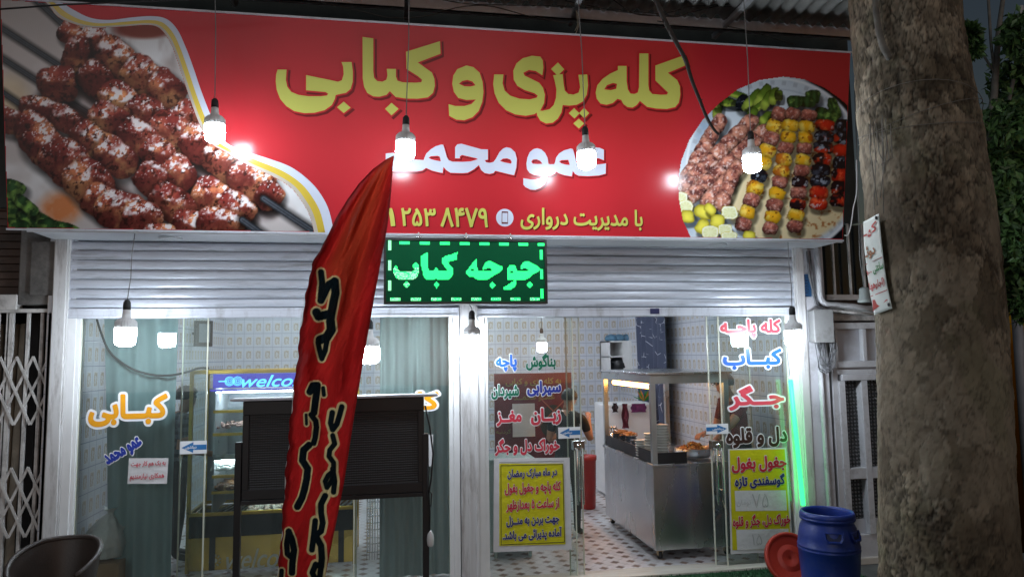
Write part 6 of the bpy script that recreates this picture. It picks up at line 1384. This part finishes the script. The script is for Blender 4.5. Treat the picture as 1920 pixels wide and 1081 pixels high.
sc_ = np.exp(-(((TH-R(-152)+math.pi) % (2*math.pi)-math.pi)/.09)**2 - ((ZZ-1.12)/.16)**2); rough -= .035*sc_
RR = rad*(1+rough*1.4); PX = cxx + RR*np.cos(TH); PYY = TY + RR*np.sin(TH)
P = np.stack([PX, PYY, ZZ], -1)
C = np.zeros(TH.shape+(3,)) + np.array([148, 138, 124.]); C = over(C, (160, 150, 134), sst(.45, .65, cyl(4, 41))*.7); C = over(C, (104, 92, 78), sst(.5, .38, cyl(6, 47))*.7)
C = over(C, (172, 164, 150), sst(.72, .8, c3_)*.55); C = over(C, (92, 84, 70), sst(.28, .2, c3_)*.5); C = over(C, (122, 124, 98), sst(.55, .66, cyl(3.2, 71))*.35)
C = C*(1 + (.34*(c1-.5) + .26*(c2_-.5))*(.3+.7*flaky))[..., None]; C = C + (22*(cyl(.25, 81, 3)-.5))[..., None]
C = C*np.array([.86, .84, .80]); C = over(C, (36, 31, 26), np.clip(crack*.55+fl2*.35+edge3*.3, 0, .75))
idx = np.arange(P.shape[0]*P.shape[1]).reshape(P.shape[:2]); idn = np.concatenate([idx, idx[:, :1]], 1)
q = np.stack([idn[:-1, :-1], idn[:-1, 1:], idn[1:, 1:], idn[1:, :-1]], -1).reshape(-1, 4)
me = bpy.data.meshes.new('trunk'); me.from_pydata((P.reshape(-1, 3)-np.array(tr.location)).tolist(), [], q.tolist()); at = me.color_attributes.new('print', 'FLOAT_COLOR', 'POINT'); cc = np.ones((P.shape[0]*P.shape[1], 4)); cc[:, :3] = lin(np.clip(C.reshape(-1, 3), 0, 255)); at.data.foreach_set('color', cc.ravel().astype(np.float32)); me.polygons.foreach_set('use_smooth', [True]*len(me.polygons))
bk = vcol_mat('plane_bark', .85, spec=.25); b = bk.node_tree.nodes['Principled BSDF']; tcn = bk.node_tree.nodes.new('ShaderNodeTexCoord'); nz = bk.node_tree.nodes.new('ShaderNodeTexNoise'); nz.inputs['Scale'].default_value = 30; nz.inputs['Detail'].default_value = 6; bk.node_tree.links.new(tcn.outputs['Object'], nz.inputs[0]); bp = bk.node_tree.nodes.new('ShaderNodeBump'); bp.inputs['Strength'].default_value = .35; bp.inputs['Distance'].default_value = .01; bk.node_tree.links.new(nz.outputs[0], bp.inputs['Height']); bk.node_tree.links.new(bp.outputs[0], b.inputs['Normal'])
me.materials.append(bk); o = bpy.data.objects.new('trunk', me); COL.objects.link(o); o.parent = tr
fy = lambda x, y, d=.0: trunk_hit(x, y, .03)
M['twig'] = mat('grey_bark_limb', (.16, .15, .13), .8, 0, .3, 14, .4, 50)
mb = MB(); mb.tube([fy(1640, -30), fy(1642, 20), fy(1648, 60), fy(1656, 88, .06), fy(1668, 110, .12)], [.016, .018, .02, .022, .02], 10); mb.build('limb', M['twig'], tr)
# string tied round the trunk
rs = np.random.RandomState(6)
def trunk_pt(az, z, out=.012):
    r = float(np.interp(z, zc_, rds))*1.0+out; c = float(np.interp(z, zc_, cxs)); return np.array([c+r*math.cos(az), TY+r*math.sin(az), z])
zA = on_y(1650, 200, TY-.4)[2]
mb = MB()
for k in range(3): mb.tube([trunk_pt(R(a), zA + .16*math.sin(R(a)*.8+k*1.7)*(.4+.3*k) + .03*k, .012) for a in range(-200, 10, 10)], .0022, 5)
for k in range(9): 
    s = trunk_pt(R(-165+rs.uniform(-12, 14)), zA+rs.uniform(-.05, .05), .015); mb.tube([s, s+np.array([-.02+rs.randn()*.01, -.02, -.18+rs.randn()*.05]), s+np.array([-.02+rs.randn()*.03, -.01, -.4+rs.randn()*.14])], .003, 5)
o = mb.build('tied_string', mat('dull_string', (.20, .185, .16), .8), org=trunk_pt(R(-165), zA)); tag(o, 'pale loose strings tied round the plane tree trunk', 'string')
# paper banner nailed on the trunk
P0, P1 = [], []
zt_, zb_ = on_y(1635, 405, TY-.3)[2], on_y(1650, 582, TY-.3)[2]
bn = thing('paper_banner', 'narrow white banner with red lettering nailed to the plane tree', 'banner', trunk_pt(R(-160), zb_))
cols_ = 13; rowsn = 30; rows = []
pxl = lambda t: np.interp(t, [0, .25, .5, .75, 1], [1619, 1620, 1625, 1631, 1639.5]); pxr = lambda t: np.interp(t, [0, .25, .5, .75, 1], [1648, 1652, 1657, 1663, 1673]); pyl = lambda t: 416+t*(590-416); pyr = lambda t: 400+t*(578-400)
for j in range(rowsn):
    t = j/(rowsn-1); row = []
    for i in range(cols_):
        s = i/(cols_-1); x = pxl(t)*(1-s)+pxr(t)*s; y = pyl(t)*(1-s)+pyr(t)*s; row.append(trunk_hit(x, y, .016 + .008*math.sin(t*7)*(1-s)))
    rows.append(row)
mb = MB(); mb.grid(rows); mb.build('sheet', mat('banner_paper', (.62, .66, .62), .5, 0, .05, 6), bn, solid=.0015)
bc = np.array(rows[rowsn//2][cols_//2]); U_ = np.array(rows[rowsn//2][-1])-np.array(rows[rowsn//2][0]); wB = np.linalg.norm(U_); U_ /= wB; V_ = np.array(rows[0][cols_//2])-np.array(rows[-1][cols_//2]); V_ -= U_*(V_ @ U_); V_ /= np.linalg.norm(V_)
NF = Frame(bc, U_, V_)
def surf(u, v):     # local banner coordinates 0..1 -> sheet
    t = min(max(v, 0), 1)*(rowsn-1); s = min(max(u, 0), 1)*(cols_-1); j, i = min(int(t), rowsn-2), min(int(s), cols_-2); a, b = t-j, s-i
    g = lambda jj, ii: np.array(rows[jj][ii]); p = (g(j, i)*(1-b)+g(j, i+1)*b)*(1-a)+(g(j+1, i)*(1-b)+g(j+1, i+1)*b)*a; return p + NF.N*.006
def btext(t, u0, v0, u1, v1, m):
    V, F = text_mesh(t, .03); lo, hi = V.min(0), V.max(0); W2 = (V-lo)/(hi-lo); mb = MB(); mb.add([surf(u0+(u1-u0)*p[0], v1-(v1-v0)*p[1]) for p in W2], F); mb.build('lettering', m, bn)
rp = mat('faded_red_print', (.42, .06, .05), .5); gp = mat('faded_green_print', (.03, .2, .05), .5)
btext('کیـ', .04, .06, .85, .19, rp); btext('دوئـ', .03, .28, .62, .42, mat('brown_print', (.3, .13, .06), .5)); btext('ساعتی', .38, .49, .99, .60, gp); btext('۱۰۰', .02, .53, .3, .58, rp); btext('(اجاره‌ها'.replace('\u200c', ''), .04, .66, .93, .76, rp)
mb = MB(); mb.add([surf(.08, .87), surf(.0, .965), surf(.12, .95), surf(.95, .90), surf(.1, .845)], [(0, 1, 2, 3, 4)]); 
for v in (.455, .80): mb.add([surf(0, v), surf(0, v+.008), surf(.5, v+.008), surf(1, v+.008), surf(1, v), surf(.5, v)], [(0, 1, 2, 3, 4, 5)])
mb.build('arrow', rp, bn)
mb = MB()
for u, v in ((.85, .03), (.9, .95)): p = surf(u, v); mb.lathe(p, [(.012, -.002), (.012, .002), (.004, .006)], 12, axis=tuple(NF.N))
mb.build('nail', M['black'], bn)

# ================================================================== BRANCH, WIRES
mb = MB(); q = lambda x, y: on_y(x, y, -2.0); bp_ = [(1222, -30), (1232, 5), (1248, 42), (1268, 80), (1285, 112), (1297, 150), (1311, 185), (1325, 220), (1338, 242), (1348, 252)]
mb.tube([q(*p) for p in spl(bp_, 40)], np.linspace(.017, .008, 40), 8)
for a, b in (((1248, 42), (1232, 40)), ((1311, 190), (1318, 186)), ((1285, 112), (1280, 104))): mb.tube([q(*a), q(*b)], [.007, .003], 6)
o = mb.build('dead_branch', mat('dry_branch', (.05, .043, .038), .8, 0, .3, 20), org=q(1270, 80)); tag(o, 'bare dark branch hanging before the title lettering', 'branch')
mb = MB(); q = lambda x, y, Y=-.5: on_y(x, y, Y)
mb.tube([q(-20, 19, -1.0), q(120, 9, -1.0), q(300, 1.5, -1.0), q(480, -6, -1.0)], .006, 6); o = mb.build('sign_wire', M['rubber'], org=q(120, 9, -1.0)); tag(o, 'black wire crossing the dark upper left corner of the sign', 'wire')
mb = MB(); rs = np.random.RandomState(12)
for L in ([(600, 4), (680, 22), (735, 34), (800, 30), (860, 14), (920, 12), (1000, 33), (1075, 46)], [(830, 0), (880, 8), (960, 10), (1060, 12), (1160, 18), (1240, 26), (1300, 12), (1400, 8), (1430, 0)], [(1060, 2), (1120, 14), (1180, 24), (1262, 32), (1300, 22), (1370, 6)], [(1200, 22), (1260, 30), (1300, 22)], [(1150, 0), (1190, 26), (1235, 30)], [(1345, 12), (1390, 11), (1420, 0)], [(1365, 50), (1420, 62), (1490, 84)]): mb.tube([q(*p) for p in spl(L, 26)], .0045, 5)
o = mb.build('loose_wires', mat('dusty_wire', (.06, .058, .055), .7), org=q(1000, 20)); tag(o, 'tangle of thin wires along the awning beam', 'wires')
mb = MB()
for L in ([(1080, 20), (1086, 40), (1080, 62), (1075, 66)], [(1080, 20), (1083, 45), (1078, 58)]): mb.tube([q(*p) for p in spl(L, 14)], .004, 5)
o = mb.build('wire_ends', mat('cream_wire', (.4, .38, .3), .6), org=q(1082, 40)); tag(o, 'cream wire ends dangling from an awning bracket', 'wires')
mb = MB(); q = lambda x, y: on_y(x, y, -.55); mb.tube([q(*p) for p in spl([(1606, 300), (1606, 360), (1600, 390), (1596, 420), (1590, 440), (1584, 441)], 24)], .005, 6); o = mb.build('white_wire', M['white'], org=q(1596, 420)); tag(o, 'white wire hanging at the right end of the sign', 'wire')

# ================================================================== BEYOND THE TREE
M['leafm'] = mat('leaf', (.11, .21, .06), .5, 0, .45, 3); M['leafd'] = mat('dark_leaf', (.05, .10, .035), .5, 0, .4, 3)
def leafy(name, label, centres, n, seed, m, stem):
    rs = np.random.RandomState(seed); t = thing(name, label, 'tree', stem[0]); mb = MB()
    for i in range(n):
        c, r = centres[rs.randint(len(centres))]; d = rs.randn(3); d /= np.linalg.norm(d); p = np.array(c)+d*r*rs.rand()**.45*np.array([1, 1, 1.1]); L_ = rs.uniform(.07, .14); a = rs.randn(3); a[2] -= .6; a /= np.linalg.norm(a); b = np.cross(a, rs.randn(3)); b /= np.linalg.norm(b); w = L_*.24; nn2 = np.cross(a, b)*L_*.08; mb.cur = int(rs.rand() < .45)
        mb.add([p, p+a*L_*.45+b*w+nn2, p+a*L_, p+a*L_*.45-b*w+nn2], [(0, 1, 2), (0, 2, 3)])
    mb.build('crown', m, t); mb = MB()
    for L, r in zip(stem[1], stem[2]): mb.tube(L, r, 8)
    mb.build('trunk', M['twig'], t); return t
q = lambda x, y, Y=.3: on_y(x, y, Y)
cent = [(q(x, y, .2+.3*math.sin(x)), r) for x, y, r in ((1905, 150, .28), (1915, 60, .2), (1890, 220, .22), (1925, 260, .4), (1880, 300, .28), (1860, 300, .14), (1930, 350, .4), (1890, 370, .28), (1880, 330, .22), (1915, 430, .26), (1905, 500, .2), (1925, 560, .22), (1815, 60, .05), (1822, 90, .06))]
leafy('leafy_tree', 'slim leafy tree behind the plane trunk at the right edge', cent, 9000, 3, [M['leafm'], M['leafd']], (q(1848, 1000), [[q(1846, 1040), q(1848, 500), q(1850, 270), q(1864, 180), q(1872, 60), q(1886, -40)], [q(1850, 300), q(1880, 240), q(1900, 150)], [q(1866, 140), q(1842, 100), q(1812, 50)], [q(1870, 90), q(1900, 70), q(1925, 50)], [q(1866, 150), q(1858, 80), q(1852, -20)]], [[.07, .06, .05, .035, .025, .02], .02, .012, .014, .014]))
q = lambda x, y: on_y(x, y, 1.5)
mb = MB(); mb.tube([(q(1912, 700)[0], 1.5, -.06), q(1896, 445)], .06, 14); o = mb.build('pale_pole', mat('pole_grey', (.3, .3, .32), .5), org=q(1900, 500)); tag(o, 'pale round pole behind the leafy tree', 'pole')
bb = thing('yellow_sign', 'yellow hanging sign panel behind the leafy tree', 'sign', q(1912, 420)); p = q(1912, 425); mb = MB(); mb.box(p[0]-.12, p[0]+1.0, 1.62, 1.7, p[2]-.30, p[2]+.42); mb.build('panel', mat('yellow_panel', (.45, .33, .02), .5), bb); mb = MB(); mb.tube([(p[0]+.5, 1.7, p[2]+.4), (p[0]+.5, 1.7, p[2]+3)], .03, 8); mb.build('hanger', M['irongrey'], bb)
